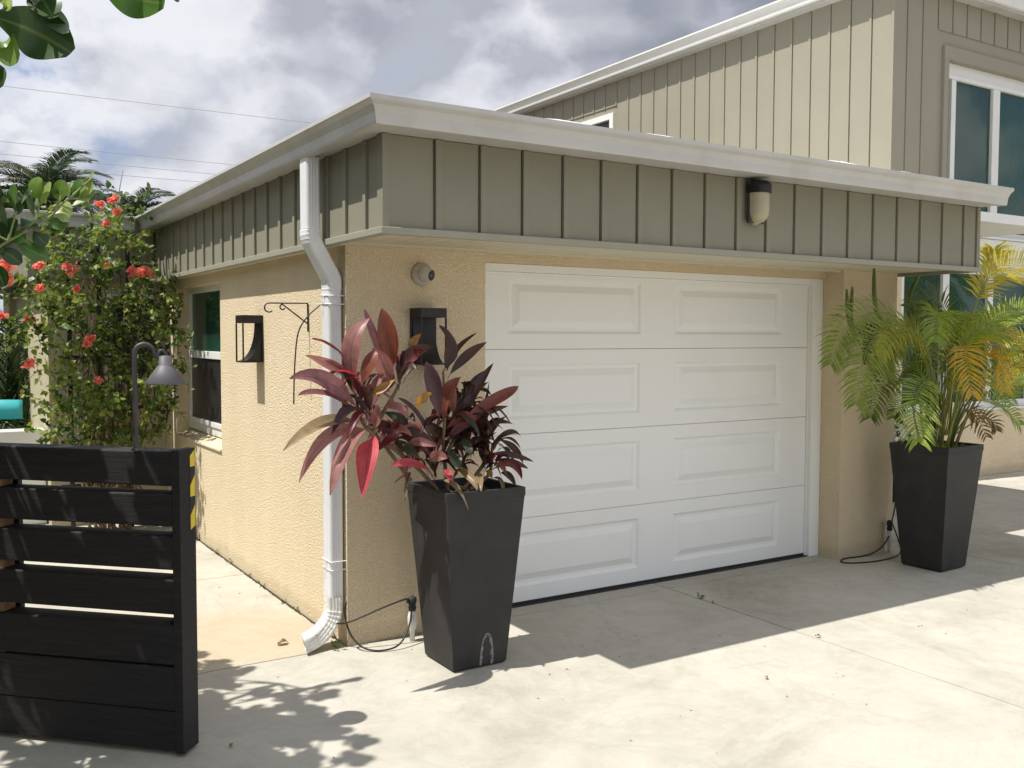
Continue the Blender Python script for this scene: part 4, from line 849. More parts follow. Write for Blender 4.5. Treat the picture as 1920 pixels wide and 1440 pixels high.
# security camera
sc_ = thing('security_camera', 'cream dome security camera on the stucco above the black lantern', 'camera', (.447, -.003, 2.018))
Rx = Matrix.Rotation(PI/2, 4, 'X')
b = MB(); b.lathe([(0, 0), (.062, 0), (.064, .012), (.060, .024), (.056, .028), (.054, .040), (.0, .042)], n=36, mat=Rx); b.build('base', M['camwhite'], sc_)
aim = V((.42, -.85, -.18)).normalized(); Mq = Matrix.Translation(V((0, -.045, 0))) @ V((0, 0, 1)).rotation_difference(aim).to_matrix().to_4x4()
b = MB(); b.lathe([(.047*math.sin(q_*.1), -.047*math.cos(q_*.1)) for q_ in range(0, 23)] + [(.034, .040), (.032, .044), (.030, .044)], n=36, mat=Mq); b.build('ball', M['camwhite'], sc_)
b = MB(); b.lathe([(0, .0425), (.0305, .0425), (.031, .043)], n=32, mat=Mq); b.lathe([(.029, .0432), (.024, .0445), (.020, .0445)], n=32, mat=Mq); b.build('lens_ring', M['bluegrey'], sc_)
b = MB(); b.lathe([(.016, .0445), (.013, .048), (0, .049)], n=24, mat=Mq); b.build('lens', M['lens'], sc_)

# flood light on the front siding
fl = thing('flood_light', 'weathered oval wall light with dark hood on the olive siding above the door', 'wall light', (2.31, -.689, 2.34))
def halfoval(mb, z0, z1, w_, d_, e_top, e_bot, n_=10):
    rows = []; m2 = 14
    for i in range(n_+1):
        t_ = i/n_; z_ = z0+(z1-z0)*t_
        k_ = 1
        if e_bot and t_ < .5: k_ = math.sqrt(max(0.02, 1-(1-2*t_)**2.6))
        if e_top and t_ > .5: k_ = math.sqrt(max(0.02, 1-(2*t_-1)**2.6))
        rows.append([(w_/2*k_*math.cos(PI*j/m2)*-1, -d_*k_*abs(math.sin(PI*j/m2))**.6, z_) for j in range(m2+1)])
    vs = [p_ for r_ in rows for p_ in r_]; q_ = m2+1
    mb.add(vs, [(i*q_+j, i*q_+j+1, (i+1)*q_+j+1, (i+1)*q_+j) for i in range(n_) for j in range(m2)], True)
    mb.add(rows[0], [tuple(range(q_))]); mb.add(rows[-1], [tuple(range(q_))[::-1]])
b = MB(); b.box(-.068, -.028, .01, .068, -.0, .265); b.build('housing', M['bluegrey'], fl, bevel=.008)
b = MB(); halfoval(b, .002, .185, .13, .095, False, True); b.build('diffuser', M['amber'], fl)
b = MB(); halfoval(b, .186, .268, .138, .11, True, False); b.build('hood', M['black'], fl)

# plant hanger bracket on the left wall
hb = thing('plant_hanger', 'thin black plant hanger bracket with curled hooks on the sunlit wall', 'bracket', (0, .56, 1.70))
b = MB(); b.tube([(-.006, 0, 0), (-.006, 0, .165)], .0045, 6); b.build('back_bar', M['black'], hb)
b = MB(); P = [(-.006, 0, .165), (-.12, 0, .163), (-.235, 0, .162)]
for k in range(9): q_ = PI/2 + PI*1.25*k/8; P.append((-.235+.026*math.cos(q_)-.0, 0, .136+.026*math.sin(q_)))
b.tube(P, .0042, 6); b.build('arm', M['black'], hb)
b = MB(); P = [(-.006, 0, .045), (-.1, 0, .115), (-.155, 0, .155)]
for k in range(7): q_ = PI/2 + PI*1.3*k/6; P.append((-.155+.016*math.cos(q_), 0, .141+.016*math.sin(q_)))
b.tube(P, .0042, 6); b.build('brace', M['black'], hb)
b = MB(); P = [V((-.035, .22, 1.90)), V((-.01, .30, 1.865)), V((-.085, .30, 1.80)), V((-.138, .30, 1.735)), V((-.165, .3, 1.65)), V((-.18, .30, 1.47)), V((-.185, .3, 1.3))]
tag(b.tube([poly_at(P, k/24) for k in range(25)], .0042, 6).build('wire_hook', M['black']), 'thin curved black wire hanging from the downspout strap', 'wire')

# ------------------------------------------------------------------ irrigation risers and cables
def riser(x, y, label):
    t = thing('irrigation_riser', label, 'irrigation valve', (x, y, 0))
    b = MB(); b.lathe([(.0, 0), (.014, 0), (.014, .06), (.022, .075), (.026, .11), (.026, .14), (.019, .165), (.016, .19), (.0, .19)], 0, 0, 16); b.build('pipe', M['pvc'], t)
    b = MB(); b.lathe([(.0, .17), (.020, .17), (.022, .19), (.018, .2), (.024, .215), (.024, .24), (.015, .25), (0, .25)], 0, 0, 14); b.tube([(0, 0, .225), (-.035, -.01, .228)], .011, 8); b.build('valve_head', M['rubber'], t)
    return t
riser(.338, -.10, 'white pvc riser with black valve head beside the scuffed planter')
riser(4.47, -.09, 'white pvc riser with black valve head at the right pier foot')
b = MB(); P = [V(p_) for p_ in ((.31, -.11, .235), (.28, -.12, .245), (.15, -.10, .21), (.0, -.06, .155), (-.06, .02, .13), (-.07, .13, .12), (-.03, .25, .10))]
b.tube([poly_at(P, k/30) for k in range(31)], .0052, 7)
P = [V(p_) for p_ in ((.325, -.115, .22), (.30, -.15, .12), (.22, -.19, .03), (.12, -.18, .008), (.04, -.12, .02), (-.004, -.05, .08), (-.02, -.012, .18), (-.012, -.01, .24))]
b.tube([poly_at(P, k/40) for k in range(41)], .0052, 7)
tag(b.build('drip_hose', M['wire']), 'thin black hose looping along the garage corner to the valve', 'hose')
b = MB(); P = [V(p_) for p_ in ((4.56, -.12, .86), (4.54, -.12, .6), (4.50, -.11, .35), (4.48, -.1, .24))]
b.tube([poly_at(P, k/20) for k in range(21)], .0055, 7)
P = [V(p_) for p_ in ((4.49, -.1, .22), (4.50, -.15, .10), (4.42, -.22, .02), (4.15, -.25, .006), (3.92, -.20, .006), (3.86, -.13, .006), (3.98, -.07, .006), (4.2, -.09, .008), (4.36, -.1, .05), (4.46, -.1, .14))]
b.tube([poly_at(P, k/50) for k in range(51)], .0055, 7)
tag(b.build('drip_hose', M['wire']), 'thin black hose coiled on the concrete at the right pier', 'hose')

# ------------------------------------------------------------------ gate
G0 = V((-1.079, -.941, 0)); gang = math.atan2(.7025, -.7117)
gt_ = thing('gate', 'black painted slatted wooden gate standing ajar at the left', 'gate', (G0.x, G0.y, 0), gang)
# local x along the gate away from the post, local y: towards -n  (so back of the gate is at negative local y)
def gb(mb, name, mat, bevel=.003): return mb.build(name, mat, gt_, bevel=bevel)
b = MB(); b.box(0, -.112, .015, .038, 0, 1.228); gb(b, 'end_board', M['blackwood'])
zz = [(1.09, 1.222), (.93, 1.05), (.757, .881), (.578, .708), (.375, .527), (.19, .358), (.02, .178)]
for i, (a, b_) in enumerate(zz):
    m2 = MB(); yo = .004*((i*7) % 3)/3
    m2.box(.0385, -.112+yo, a-(.006 if i < 6 else 0), 1.9, -.006+yo, b_+(.003 if i else 0)); o_ = gb(m2, 'slat', M['blackwood'], .006); o_.rotation_euler = (0, R(.12*((i*5) % 3-1)), 0)
b = MB(); b.box(.0385, -.140, .02, .11, -.1135, 1.2); gb(b, 'stile', M['blackwood'])
b = MB(); b.box(.83, -.140, .02, .93, -.1135, 1.2); gb(b, 'stile', M['blackwood'])
for z_, z2_ in ((1.0535, 1.0835), (.8845, .9235), (.7115, .7505), (.5305, .5715), (.3615, .3685)):
    b = MB(); b.box(.83, -.085, z_, .895, -.014, z2_); gb(b, 'spacer', M['rawwood'])
b = MB(); b.box(-.0015, -.104, .90, -.0002, -.070, 1.222); gb(b, 'tape', M['rubber'], 0)
b = MB()
for z_ in (.915, 1.035, 1.155):
    b.quadpoly([(-.0022, -.104, z_), (-.0022, -.070, z_-.012 if z_ < .92 else z_+.0), (-.0022, -.070, z_+.045), (-.0022, -.104, min(1.22, z_+.085))])
gb(b, 'yellow_stripes', M['yellow'], 0)

# barn lamp on the gate
lp = thing('gate_lamp', 'grey gooseneck lamp with cone shade standing on the black gate', 'lamp', (-1.215, -.808, 1.222))
d_ = V((.62, -.6, 0)).normalized(); d_ = V((.82, -.15, 0)).normalized()
b = MB(); P = [V((0, 0, 0)), V((0, 0, .2)), V((.0, 0, .36))]
for k in range(1, 9): q_ = PI*k/8; P.append(V((0, 0, .385)) + d_*(.036-.036*math.cos(q_)) + V((0, 0, .036*math.sin(q_))))
P.append(P[-1] + V((0, 0, -.01))+d_*.004); P.append(P[-1] + d_*.028 + V((0, 0, -.012)))
b.tube(P, .0095, 12); b.lathe([(.017, 0), (.017, .008), (.011, .012)], 0, 0, 16); b.build('post', M['bluegrey'], lp)
sx = d_*.114
b = MB(); b.lathe([(.078, .262), (.080, .266), (.03, .335), (.026, .338), (.026, .372), (.010, .376), (.0, .377)], sx.x, sx.y, 32); b.lathe([(.079, .262), (.074, .266), (.02, .335)], sx.x, sx.y, 32); b.build('shade', M['shade'], lp)
b = MB(); P = [sx + V((-.014+.014*0, 0, .375)) + d_*(.012*math.cos(PI*k/6)) + V((0, 0, .022*math.sin(PI*k/6))) for k in range(7)]; b.tube(P, .006, 8)
b.tube([sx + V((0, 0, .37)), sx+V((0, 0, .392))], .009, 8); b.build('finial', M['bluegrey'], lp)

# ------------------------------------------------------------------ trellis and bougainvillea
te = thing('trellis', 'dark wooden trellis carrying the flowering vine', 'trellis', (-.6, 4.02, 0))
for x_ in (-.836, -.60, -.365):
    b = MB(); b.box(x_+.6-.017, -.017, 0, x_+.6+.017, .017, 2.55); b.build('post', M['twig'] if False else M['black'], te)
for z_ in (2.28, 1.88, 1.49, 1.05, .775, .4):
    b = MB(); b.box(-.32, -.035, z_-.014, .34, -.018, z_+.014); b.build('rail', M['black'], te)
bv = thing('bougainvillea', 'sprawling bougainvillea with coral flowers climbing in front of the pale wall', 'vine', (-.6, 3.7, 0))
off = V((-.6, 3.7, 0)); fo = MB(); stm = MB()
def vleaf(p0, tt):
    d_ = (rv(.8) + V((0, -.15, -.45))).normalized(); n_ = (rv(.6) + V((-.35, -.3, .75))).normalized()
    s_ = rnd.uniform(.03, .06); sd = d_.cross(n_).normalized(); n_ = sd.cross(d_)
    vs = [p0, p0 + d_*s_*.25 + sd*s_*.42 + n_*s_*.1, p0 + d_*s_*.65 + sd*s_*.32 + n_*s_*.05, p0 + d_*s_*1.05, p0 + d_*s_*.65 - sd*s_*.32 + n_*s_*.05, p0 + d_*s_*.25 - sd*s_*.42 + n_*s_*.1]
    fo.add(vs, [(0, 1, 2, 3), (0, 3, 4, 5)], False, [(min(1, max(.001, tt + (rnd.random()-.5)*.3)), .5, .5)]*6)
for (c_, r_) in BLOBS:
    c_ = V(c_)-off
    nt_ = int(6 + r_*52)
    for i in range(nt_):
        # a twig wandering through the blob with leaves strung along it
        p_ = c_ + V((rnd.gauss(0, r_*.55), rnd.gauss(0, .16), rnd.gauss(0, r_*.55)))
        dr_ = (rv(.6) + V((0, -.1, .25))).normalized(); pts = [p_.copy()]
        tt = rnd.uniform(.1, .8)
        for k in range(7):
            dr_ = (dr_ + rv(.28) + V((0, 0, -.07))).normalized(); p_ = p_ + dr_*.032
            if (p_+off).y > 3.98: p_.y = 3.98-off.y
            if (p_+off).x > -.03: p_.x = -.03-off.x
            pts.append(p_.copy())
            for q_ in range(rnd.choice([1, 1, 2])): vleaf(p_ + rv(.008), tt)
        if i % 2 == 0: stm.tube(pts, .0022, 4, False)
for s_ in range(34):
    x_ = rnd.uniform(-.9, -.25); P = [V((rnd.uniform(-.75, -.4), 3.85, .02))]
    x0 = P[0].x; tz = rnd.uniform(1.3, 2.5)
    for k in range(1, 9): P.append(V((x0+(x_-x0)*k/8+rnd.gauss(0, .045), 3.85+rnd.gauss(0, .06), tz*k/8)))
    stm.tube([poly_at(P, k/30)-off for k in range(31)], [.012*(1-.8*k/30) * (.5+.5*((s_*7) % 5)/4)+.0015 for k in range(31)], 5, False)
for s_ in range(14):   # long arching shoots
    p_ = V((rnd.uniform(-1.1, -.15), 3.6, rnd.uniform(1.0, 2.3))); dr_ = (V((rnd.gauss(0, 1), -.3, rnd.uniform(.2, 1)))).normalized(); pts = [p_-off]
    for k in range(16):
        dr_ = (dr_ + rv(.1) + V((0, 0, -.12))).normalized(); p_ = p_+dr_*.035
        if p_.x > -.04: p_.x = -.04
        pts.append(p_-off)
        if rnd.random() < .6: vleaf(p_-off, rnd.uniform(.3, 1))
    stm.tube(pts, .0022, 4, False)
fo.build('foliage', M['boug'], bv, recalc=False); stm.build('stem', M['twig'], bv)
for (c_, r_) in BLOOMS:
    fl_ = MB(); c_ = V(c_)-off; r_ *= .44
    for i in range(int(12 + r_*620)):
        p0 = c_ + V((rnd.gauss(0, r_*.5), rnd.gauss(0, r_*.3), rnd.gauss(0, r_*.42))); tt = rnd.random()
        for q_ in range(3):
            d_ = (rv(1) + V((-.2, -.5, .2))).normalized(); smallleaf(fl_, p0, d_, rv().normalized(),   .030, .022, min(1, max(.001, tt*.7+rnd.random()*.3)))
    fl_.build('flower_cluster', M['bloom'], bv, recalc=False)
# cable drooping on the rear wall
b = MB(); P = [V(p_) for p_ in ((-.11, 4.26, 1.25), (-.12, 4.22, 1.05), (-.16, 4.2, .92), (-.10, 4.2, .84), (-.02, 4.2, .9), (-.012, 4.22, 1.3), (-.012, 4.22, 2.1))]
tag(b.tube([poly_at(P, k/30) for k in range(31)], .006, 6).build('drooping_cable', M['wire']), 'black cable drooping down the pale wall right of the vine', 'cable')

# ------------------------------------------------------------------ clusia (autograph tree)
cl = thing('clusia_tree', 'clusia tree with thick round green leaves reaching in from the left', 'tree', (-2.9, -1.3, 0))
off = V((-2.9, -1.3, 0))
cr = MB(); tw = MB()
CT = {0: .02, 1: .25, 2: .48, 3: .76, 4: .98}
for a, b_, c_, w_, c in CLUSIA:
    leaf(cr, V(a)-off, V(b_)-off, V(c_)-off, w_*1.3, CT[c]+.001, (V((-.6, -.62, .5))+rv(.14)).normalized(), 10, .10, .6, .02, blunt=True)
for s_ in CLUSIA_TWIGS:
    P = [V(p_)-off for p_ in s_]; tw.tube([poly_at(P, k/12) for k in range(13)], [.007*(1-.5*k/12) for k in range(13)], 6, False)
for s_ in NEAR_TWIGS:
    P = [V(p_)-off for p_ in s_]; tw.tube([poly_at(P, k/12) for k in range(13)], .004, 6, False)
NLK = V(NEAR_TWIGS[0][0])-off
for a, b_, c_, w_, c in NEAR:
    leaf(cr, V(a)-off, V(b_)-off, V(c_)-off, w_, CT[c]+.001, (view+rv(.25)+V((0, 0, -.2))).normalized(), 14, .08, .6, .01, blunt=True)
def rosette(p_, ax, n_=8, L_=.10):
    ax = ax.normalized(); u_ = ax.orthogonal().normalized(); v_ = ax.cross(u_)
    for i in range(n_):
        q_ = i*2.4 + rnd.random()*.4; op = .35 + .95*(i/n_)
        d_ = (ax*math.cos(op) + (u_*math.cos(q_)+v_*math.sin(q_))*math.sin(op)).normalized(); ll = L_*rnd.uniform(.75, 1.15)
        p0 = p_ - ax*.03*(i/n_); p1 = p0 + d_*ll*.55; p2 = p0 + d_*ll + V((0, 0, -.012))
        leaf(cr, p0, p1, p2, ll*.66, rnd.choice([.02, .25, .25, .48, .7])+.001, (ax*1.0 + V((0, 0, .4))).normalized(), 5, .12, .6, .02, blunt=True)
def limb(a, b_, r0, r1, n_=10, wob=.05):
    P = [a.lerp(b_, k/4) + (rv(wob) if 0 < k < 4 else V((0, 0, 0))) for k in range(5)]
    tw.tube([poly_at(P, k/n_) for k in range(n_+1)], [r0+(r1-r0)*k/n_ for k in range(n_+1)], 7, False)
    return P
trunk = MB(); trunk.tube([(0, 0, 0), (.04, .02, .5), (-.02, .05, 1.0), (.05, .03, 1.5)], [.09, .075, .065, .055], 10); trunk.build('trunk', M['trunk'], cl)
TOP = V((.05, .03, 1.5))
# rosettes whose dappled shade falls on the gate and the near drive
NB = [(V((-1.95, -.95, 2.35)), 8, .2), (V((-2.15, -.45, 2.2)), 10, .24), (V((-2.45, -.75, 2.55)), 12, .28), (V((-2.1, -1.2, 2.1)), 8, .22), (V((-2.3, -.1, 2.7)), 9, .26), (V((-2.75, -.9, 2.95)), 9, .28), (V((-2.5, -1.7, 2.5)), 8, .26), (V((-1.95, .15, 2.55)), 7, .2), (V((-3.2, -.5, 2.6)), 8, .3),
      (V((-2.45, .7, 2.6)), 6, .25), (V((-3.1, -1.5, 2.9)), 7, .3), (V((-2.7, -2.3, 2.4)), 6, .25), (V((-3.6, -1.1, 2.5)), 6, .3), (V((-2.35, -.65, 1.75)), 8, .2), (V((-1.80, .15, 2.0)), 3, .08), (V((-1.9, -.2, 2.85)), 9, .22), (V((-2.15, -1.15, 3.0)), 12, .28), (V((-2.2, -1.6, 3.1)), 11, .3), (V((-2.0, -.8, 2.8)), 10, .22), (V((-2.3, -.9, 2.0)), 9, .25), (V((-2.1, -.6, 1.5)), 7, .18), (V((-2.5, -.3, 2.2)), 8, .25), (V((-2.5, -1.2, 2.2)), 12, .28), (V((-2.8, -1.05, 2.5)), 12, .3), (V((-2.35, -1.4, 1.7)), 8, .22)]
for c_, n_, sp in NB:
    c2 = c_-off; limb(TOP, c2, .035, .012)
    for i in range(n_+7):
        e_ = c2 + V((rnd.gauss(0, sp), rnd.gauss(0, sp*1.1), rnd.gauss(0, sp*.6)))
        w_ = e_+off; ahead = (w_.x+1.948)*.5306+(w_.y+4.772)*.846; side = (w_.x+1.948)*.847-(w_.y+4.772)*.531
        lim = -.60 if not (1.8 < w_.z < 2.3 and w_.y > 0) else -.53
        if ahead > 0 and side > lim*ahead: continue
        limb(c2, e_, .010, .005, 6, .015); rosette(e_, e_-c2+V((0, 0, .12)), 9, .11)

limb(TOP, V((-2.55, -2.6, 2.0))-off, .03, .014, 12, .02); limb(V((-2.55, -2.6, 2.0))-off, NLK, .014, .0045, 8, .004)
cr.build('crown', M['clusia'], cl, recalc=False); tw.build('branch', M['gtwig'], cl)

# ------------------------------------------------------------------ left patio: dark palm, chair
dp = thing('patio_palm', 'dense dark green palm at the left edge beside the flowering vine', 'palm', (-1.25, 6.35, .25))
for i in range(42):
    az = rnd.random()*2*PI; H_ = rnd.uniform(.5, 1.55); Rr = rnd.uniform(.2, .55)
    d_ = V((math.cos(az), math.sin(az), 0)); P = [V((0, 0, 0)), d_*Rr*.25+V((0, 0, H_*.6)), d_*Rr*.7+V((0, 0, H_)), d_*Rr*1.15+V((0, 0, H_*.8)), d_*Rr*1.4+V((0, 0, H_*.45))]
    mbf = MB(); frond(mbf, P, .24, rnd.choice([.1, .3, .5, .6, .9]), .3, None, .022, .016, .5, .006, .2); mbf.build('frond', M['darkpalm'], dp, recalc=False)
ch = thing('patio_chair', 'turquoise plastic chair at the left edge behind the gate', 'chair', (-1.38, 5.0, 0), R(-14))
b = MB(); n_ = 10; vs = []
for i in range(n_+1):
    for j, z_ in enumerate((.62, .78, .90, 1.06)):
        a_ = (i/n_-.5)*1.7; vs.append((.27*math.sin(a_)*1.15, .20-.10*math.cos(a_)+.05*(j/3), z_ + (.02*math.cos(a_) if j == 3 else 0)))
b.add(vs, [(i*4+j, i*4+j+1, (i+1)*4+j+1, (i+1)*4+j) for i in range(n_) for j in (0, 2)], True)
o_ = b.build('backrest', M['turq'], ch); o_.modifiers.new('thick', 'SOLIDIFY').thickness = .025
b = MB(); b.box(-.25, -.26, .43, .25, .2, .47); b.build('seat', M['turq'], ch, bevel=.015)
for sx_ in (-1, 1):
    b = MB(); b.tube([(sx_*.27, .16, .44), (sx_*.29, .12, .66), (sx_*.29, -.2, .68), (sx_*.27, -.24, .44)], .022, 8); b.build('armrest', M['turq'], ch)
    for yy in (-.24, .18):
        b = MB(); b.tube([(sx_*.24, yy, .44), (sx_*.28, yy*1.15, 0)], [.026, .018], 8); b.build('leg', M['turq'], ch)
tb = thing('patio_table', 'low dark patio table with pale top beside the turquoise chair', 'table', (-1.15, 5.35, 0))
b = MB(); b.box(-.4, -.25, .60, .4, .25, .64); b.build('tabletop', M['whitewood'], tb, bevel=.006)
for sx_ in (-1, 1):
    for sy_ in (-1, 1): b = MB(); b.box(sx_*.36-.02, sy_*.21-.02, 0, sx_*.36+.02, sy_*.21+.02, .599); b.build('leg', M['black'], tb)

# ------------------------------------------------------------------ palms behind the house
def palm_tree(x, y, H, n_, L_, label, mat, tr=.12, name='palm_tree', low=0):
    t = thing(name, label, 'palm tree', (x, y, 0), 0, 'palms behind the rear wing' if y > 0 else None)
    b = MB(); b.tube([(.1, 0, 0), (.05, 0, H*.4), (0, 0, H*.8), (0, 0, H)], [tr*1.4, tr, tr*.8, tr*.9], 12); b.build('trunk', M['trunk'], t)
    for i in range(n_):
        az = i*2.4+rnd.random()*.5; u_ = i/n_; el = 1.35-1.75*u_+rnd.uniform(-.1, .1)
        d_ = V((math.cos(az), math.sin(az), 0)); LL = L_*rnd.uniform(.85, 1.1)
        P = [V((0, 0, H))]; p_ = P[0].copy(); e_ = el
        for k in range(5): p_ = p_ + (d_*math.cos(e_)+V((0, 0, math.sin(e_))))*LL/5; P.append(p_.copy()); e_ -= .32
        mbf = MB(); frond(mbf, P, LL*.26, rnd.choice([.2, .4, .55, .8]), .15, V((0, 0, 1)), LL*.0125, LL*.014, .55, .018, .12); mbf.build('frond', mat, t, recalc=False)
palm_tree(.1, 14, 4.0, 34, 1.35, 'feathery palm rising behind the rear wing, tallest at the left', M['farpalm'])
palm_tree(1.75, 15, 3.9, 34, 1.0, 'short rounded palm just left of the garage eave', M['farpalm'])
palm_tree(-.5, 13, 3.5, 28, 1.2, 'dark palm behind the clusia leaves at the left edge', M['darkpalm'])
palm_tree(15.5, -4.5, 4.6, 26, 1.9, 'green palm across the drive, mirrored in the upper window', M['palm'], .16)
palm_tree(20, -6.5, 3.2, 24, 2.0, 'low palm across the drive, mirrored in the lower window', M['palm'], .16)
# hedge filling the horizon at the left
hd = MB()
for i in range(5200):
    p_ = V((rnd.uniform(-9, 3.0), rnd.uniform(10.5, 12), 0)); p_.z = rnd.uniform(.1, 2.5+.25*math.sin(p_.x*2.1)+.2*rnd.random())
    smallleaf(hd, p_, rv().normalized(), rv().normalized(), .16, .09, rnd.random())
tag(hd.build('hedge', M['darkpalm'], recalc=False), 'dark leafy hedge behind the rear wing', 'hedge')
hd = MB()  # second hedge, out of view, added to reduce light bounced onto the left wall
for i in range(9000):
    p_ = V((rnd.uniform(-6.4, -4.9), rnd.uniform(-7, 9), 0)); p_.z = rnd.uniform(.05, 3.6+.4*math.sin(p_.y*1.3)+.3*rnd.random())
    smallleaf(hd, p_, rv().normalized(), rv().normalized(), .24, .15, rnd.random()*.8)
tag(hd.build('hedge', M['clusia'], recalc=False), 'unseen tall green hedge beyond the gate, added to cut bounce light from the left', 'hedge')
# antenna
b = MB(); b.tube([(.45, 9, 2.75), (.445, 9, 3.63), (.498, 9, 3.90)], [.012, .009, .005], 6); tag(b.build('antenna', M['greysiding']), 'thin leaning antenna rod above the rear roof', 'antenna')
# power lines
WL = ['highest thin power line crossing the clouds', 'second power line from the top, well below the highest', 'third power line from the top, just under the second', 'lowest power line, passing behind the palm fronds']
for i, (p_, q_) in enumerate(WIRES):
    p_, q_ = V(p_), V(q_); d_ = (q_-p_).normalized(); a_ = p_-d_*30; e_ = q_+d_*30; b = MB(); L_ = (e_-a_).length
    b.tube([a_.lerp(e_, k/30)+V((0, 0, .35*(2*k/30-1)**2-.2)) for k in range(31)], .0075, 5); tag(b.build('power_line', M['greysiding']), WL[i], 'power line', 'power lines over the roofs')

# ------------------------------------------------------------------ litter and weeds
def weed(x, y, s_, label, n_=12):
    b = MB()
    for i in range(n_):
        az = rnd.random()*6.28; d_ = V((math.cos(az), math.sin(az), rnd.uniform(.2, 1.4))).normalized(); p0 = V((x, y, .003)) + d_*s_*.3*rnd.random()
        b.tube([V((x, y, 0)), p0+d_*s_*.4], .0012, 3, False, (.4, .5, .5)); smallleaf(b, p0+d_*s_*.4, d_, V((0, 0, 1)), s_*.5, s_*.32, rnd.uniform(.3, .7))
    tag(b.build('weed', M['boug'], recalc=False), label, 'weed', 'weeds in the joints')
weed(2.281, -.31, .045, 'small green weed in the driveway joint in front of the door')
weed(2.281, -.42, .02, 'tiny brown green sprout in the joint just before the larger weed', 6)
weed(-.06, -.01, .05, 'low green weed at the garage corner beside the downspout mouth')
for i, y_ in enumerate((.78, 1.0, 1.45, 1.75, 2.2, 2.6)):
    weed(-.014, y_, .03+.012*(i % 3), ['sprig at the wall foot nearest the downspout', 'second sprig at the wall foot from the downspout', 'third sprig at the wall foot from the downspout', 'fourth sprig at the wall foot from the downspout', 'fifth sprig at the wall foot from the downspout', 'farthest sprig at the foot of the sunlit wall'][i], 8)
def litter(x, y, s_, label, az):
    b = MB(); d_ = V((math.cos(az), math.sin(az), .05)); leaf(b, V((x, y, .006)), V((x, y, .012))+d_*s_*.5, V((x, y, .006))+d_*s_, s_*.55, .5, V((0, 0, 1)), 6, .5, .5, .2)
    tag(b.build('fallen_leaf', M['rawwood'], recalc=False), label, 'leaf', 'fallen leaves on the concrete')
litter(-.32, .20, .07, 'orange brown fallen leaf near the downspout mouth', .4)
litter(2.30, -1.25, .035, 'small brown fallen leaf beside the long driveway joint', 2.0)
litter(1.55, -1.55, .03, 'small brown fallen leaf in the sunlit middle of the driveway', 1.0)
litter(-.9, -.95, .03, 'dark fallen leaf at the foot of the gate', 1.0)
sp_ = MB()
for i in range(190):
    x_ = rnd.uniform(-1.2, 6); y_ = rnd.uniform(-2.6, .1) if x_ > 0 else rnd.uniform(-2.4, 3)
    if x_ < .1 and x_ > -.1 and y_ > 0: continue
    if rnd.random() < .6 and x_ > 1: y_ = rnd.uniform(-1.1, .05)
    a_ = rnd.random()*6.28; s_ = rnd.uniform(.003, .011); d_ = V((math.cos(a_), math.sin(a_), 0)); e_ = V((-d_.y, d_.x, 0))*rnd.uniform(.25, .6); c_ = V((x_, y_, .0015))
    sp_.add([c_-d_*s_, c_+e_*s_+V((0, 0, .002)), c_+d_*s_, c_-e_*s_], [(0, 1, 2, 3)])
tag(sp_.build('debris', M['twig'], recalc=False), 'tiny dark leaf crumbs scattered over the concrete', 'debris', kind='stuff')
# dirt line along the wall foot
b = MB(); N_ = 60
for i in range(N_):
    y_ = .16 + 4.0*i/N_; b.add([(-.002, y_, .0015), (-.012-.012*rnd.random(), y_, .0015), (-.012-.012*rnd.random(), y_+4.0/N_, .0015), (-.002, y_+4.0/N_, .0015)], [(0, 1, 2, 3)])
tag(b.build('dirt_line', M['soil'], recalc=False), 'dark dirt line along the foot of the sunlit wall', 'dirt', kind='stuff')

# ------------------------------------------------------------------ world, sun, camera
wd = bpy.data.worlds.new('World'); bpy.context.scene.world = wd; wd.use_nodes = True
nt = wd.node_tree; nt.nodes.clear(); L = nt.links
out = nt.nodes.new('ShaderNodeOutputWorld'); bg = nt.nodes.new('ShaderNodeBackground'); L.new(bg.outputs[0], out.inputs[0])
sky = nt.nodes.new('ShaderNodeTexSky'); sky.sky_type = 'NISHITA'; sky.sun_disc = False; sky.sun_elevation = R(63.6); sky.sun_rotation = R(-84); sky.air_density = 1.3; sky.dust_density = .6
bg.inputs[1].default_value = .088
tc = nt.nodes.new('ShaderNodeTexCoord')
# cumulus: billowy 3-D noise on the view direction, bright sunlit tops and grey undersides
mp = nt.nodes.new('ShaderNodeMapping'); mp.inputs['Scale'].default_value = (1, 1, 1.45); mp.inputs['Location'].default_value = (3.4, 2.6, 8.1); L.new(tc.outputs['Generated'], mp.inputs[0])
def dens(vec):
    a = noise(nt, 2.1, 2, .5, vec, .2); b = noise(nt, 6.5, 7, .56, vec)
    wv = nt.nodes.new('ShaderNodeVectorMath'); wv.operation = 'MULTIPLY_ADD'; L.new(b.outputs['Color'], wv.inputs[0]); wv.inputs[1].default_value = (.16, .16, .16); L.new(vec, wv.inputs[2])
    v = nt.nodes.new('ShaderNodeTexVoronoi'); v.feature = 'F1'; v.inputs['Scale'].default_value = 6.2; v.inputs['Detail'].default_value = 1.0; v.inputs['Roughness'].default_value = .45; L.new(wv.outputs[0], v.inputs['Vector'])
    m1 = N(nt, 'ShaderNodeMath', operation='MULTIPLY_ADD'); L.new(v.outputs['Distance'], m1.inputs[0]); m1.inputs[1].default_value = -.38; L.new(a.outputs['Fac'], m1.inputs[2])
    m2 = N(nt, 'ShaderNodeMath', operation='MULTIPLY_ADD'); L.new(b.outputs['Fac'], m2.inputs[0]); m2.inputs[1].default_value = .30; L.new(m1.outputs[0], m2.inputs[2]); return m2.outputs[0]
d0 = dens(mp.outputs[0])
of = nt.nodes.new('ShaderNodeVectorMath'); of.operation = 'ADD'; L.new(mp.outputs[0], of.inputs[0]); of.inputs[1].default_value = (-.05, 0, .075)
d1 = dens(of.outputs[0])
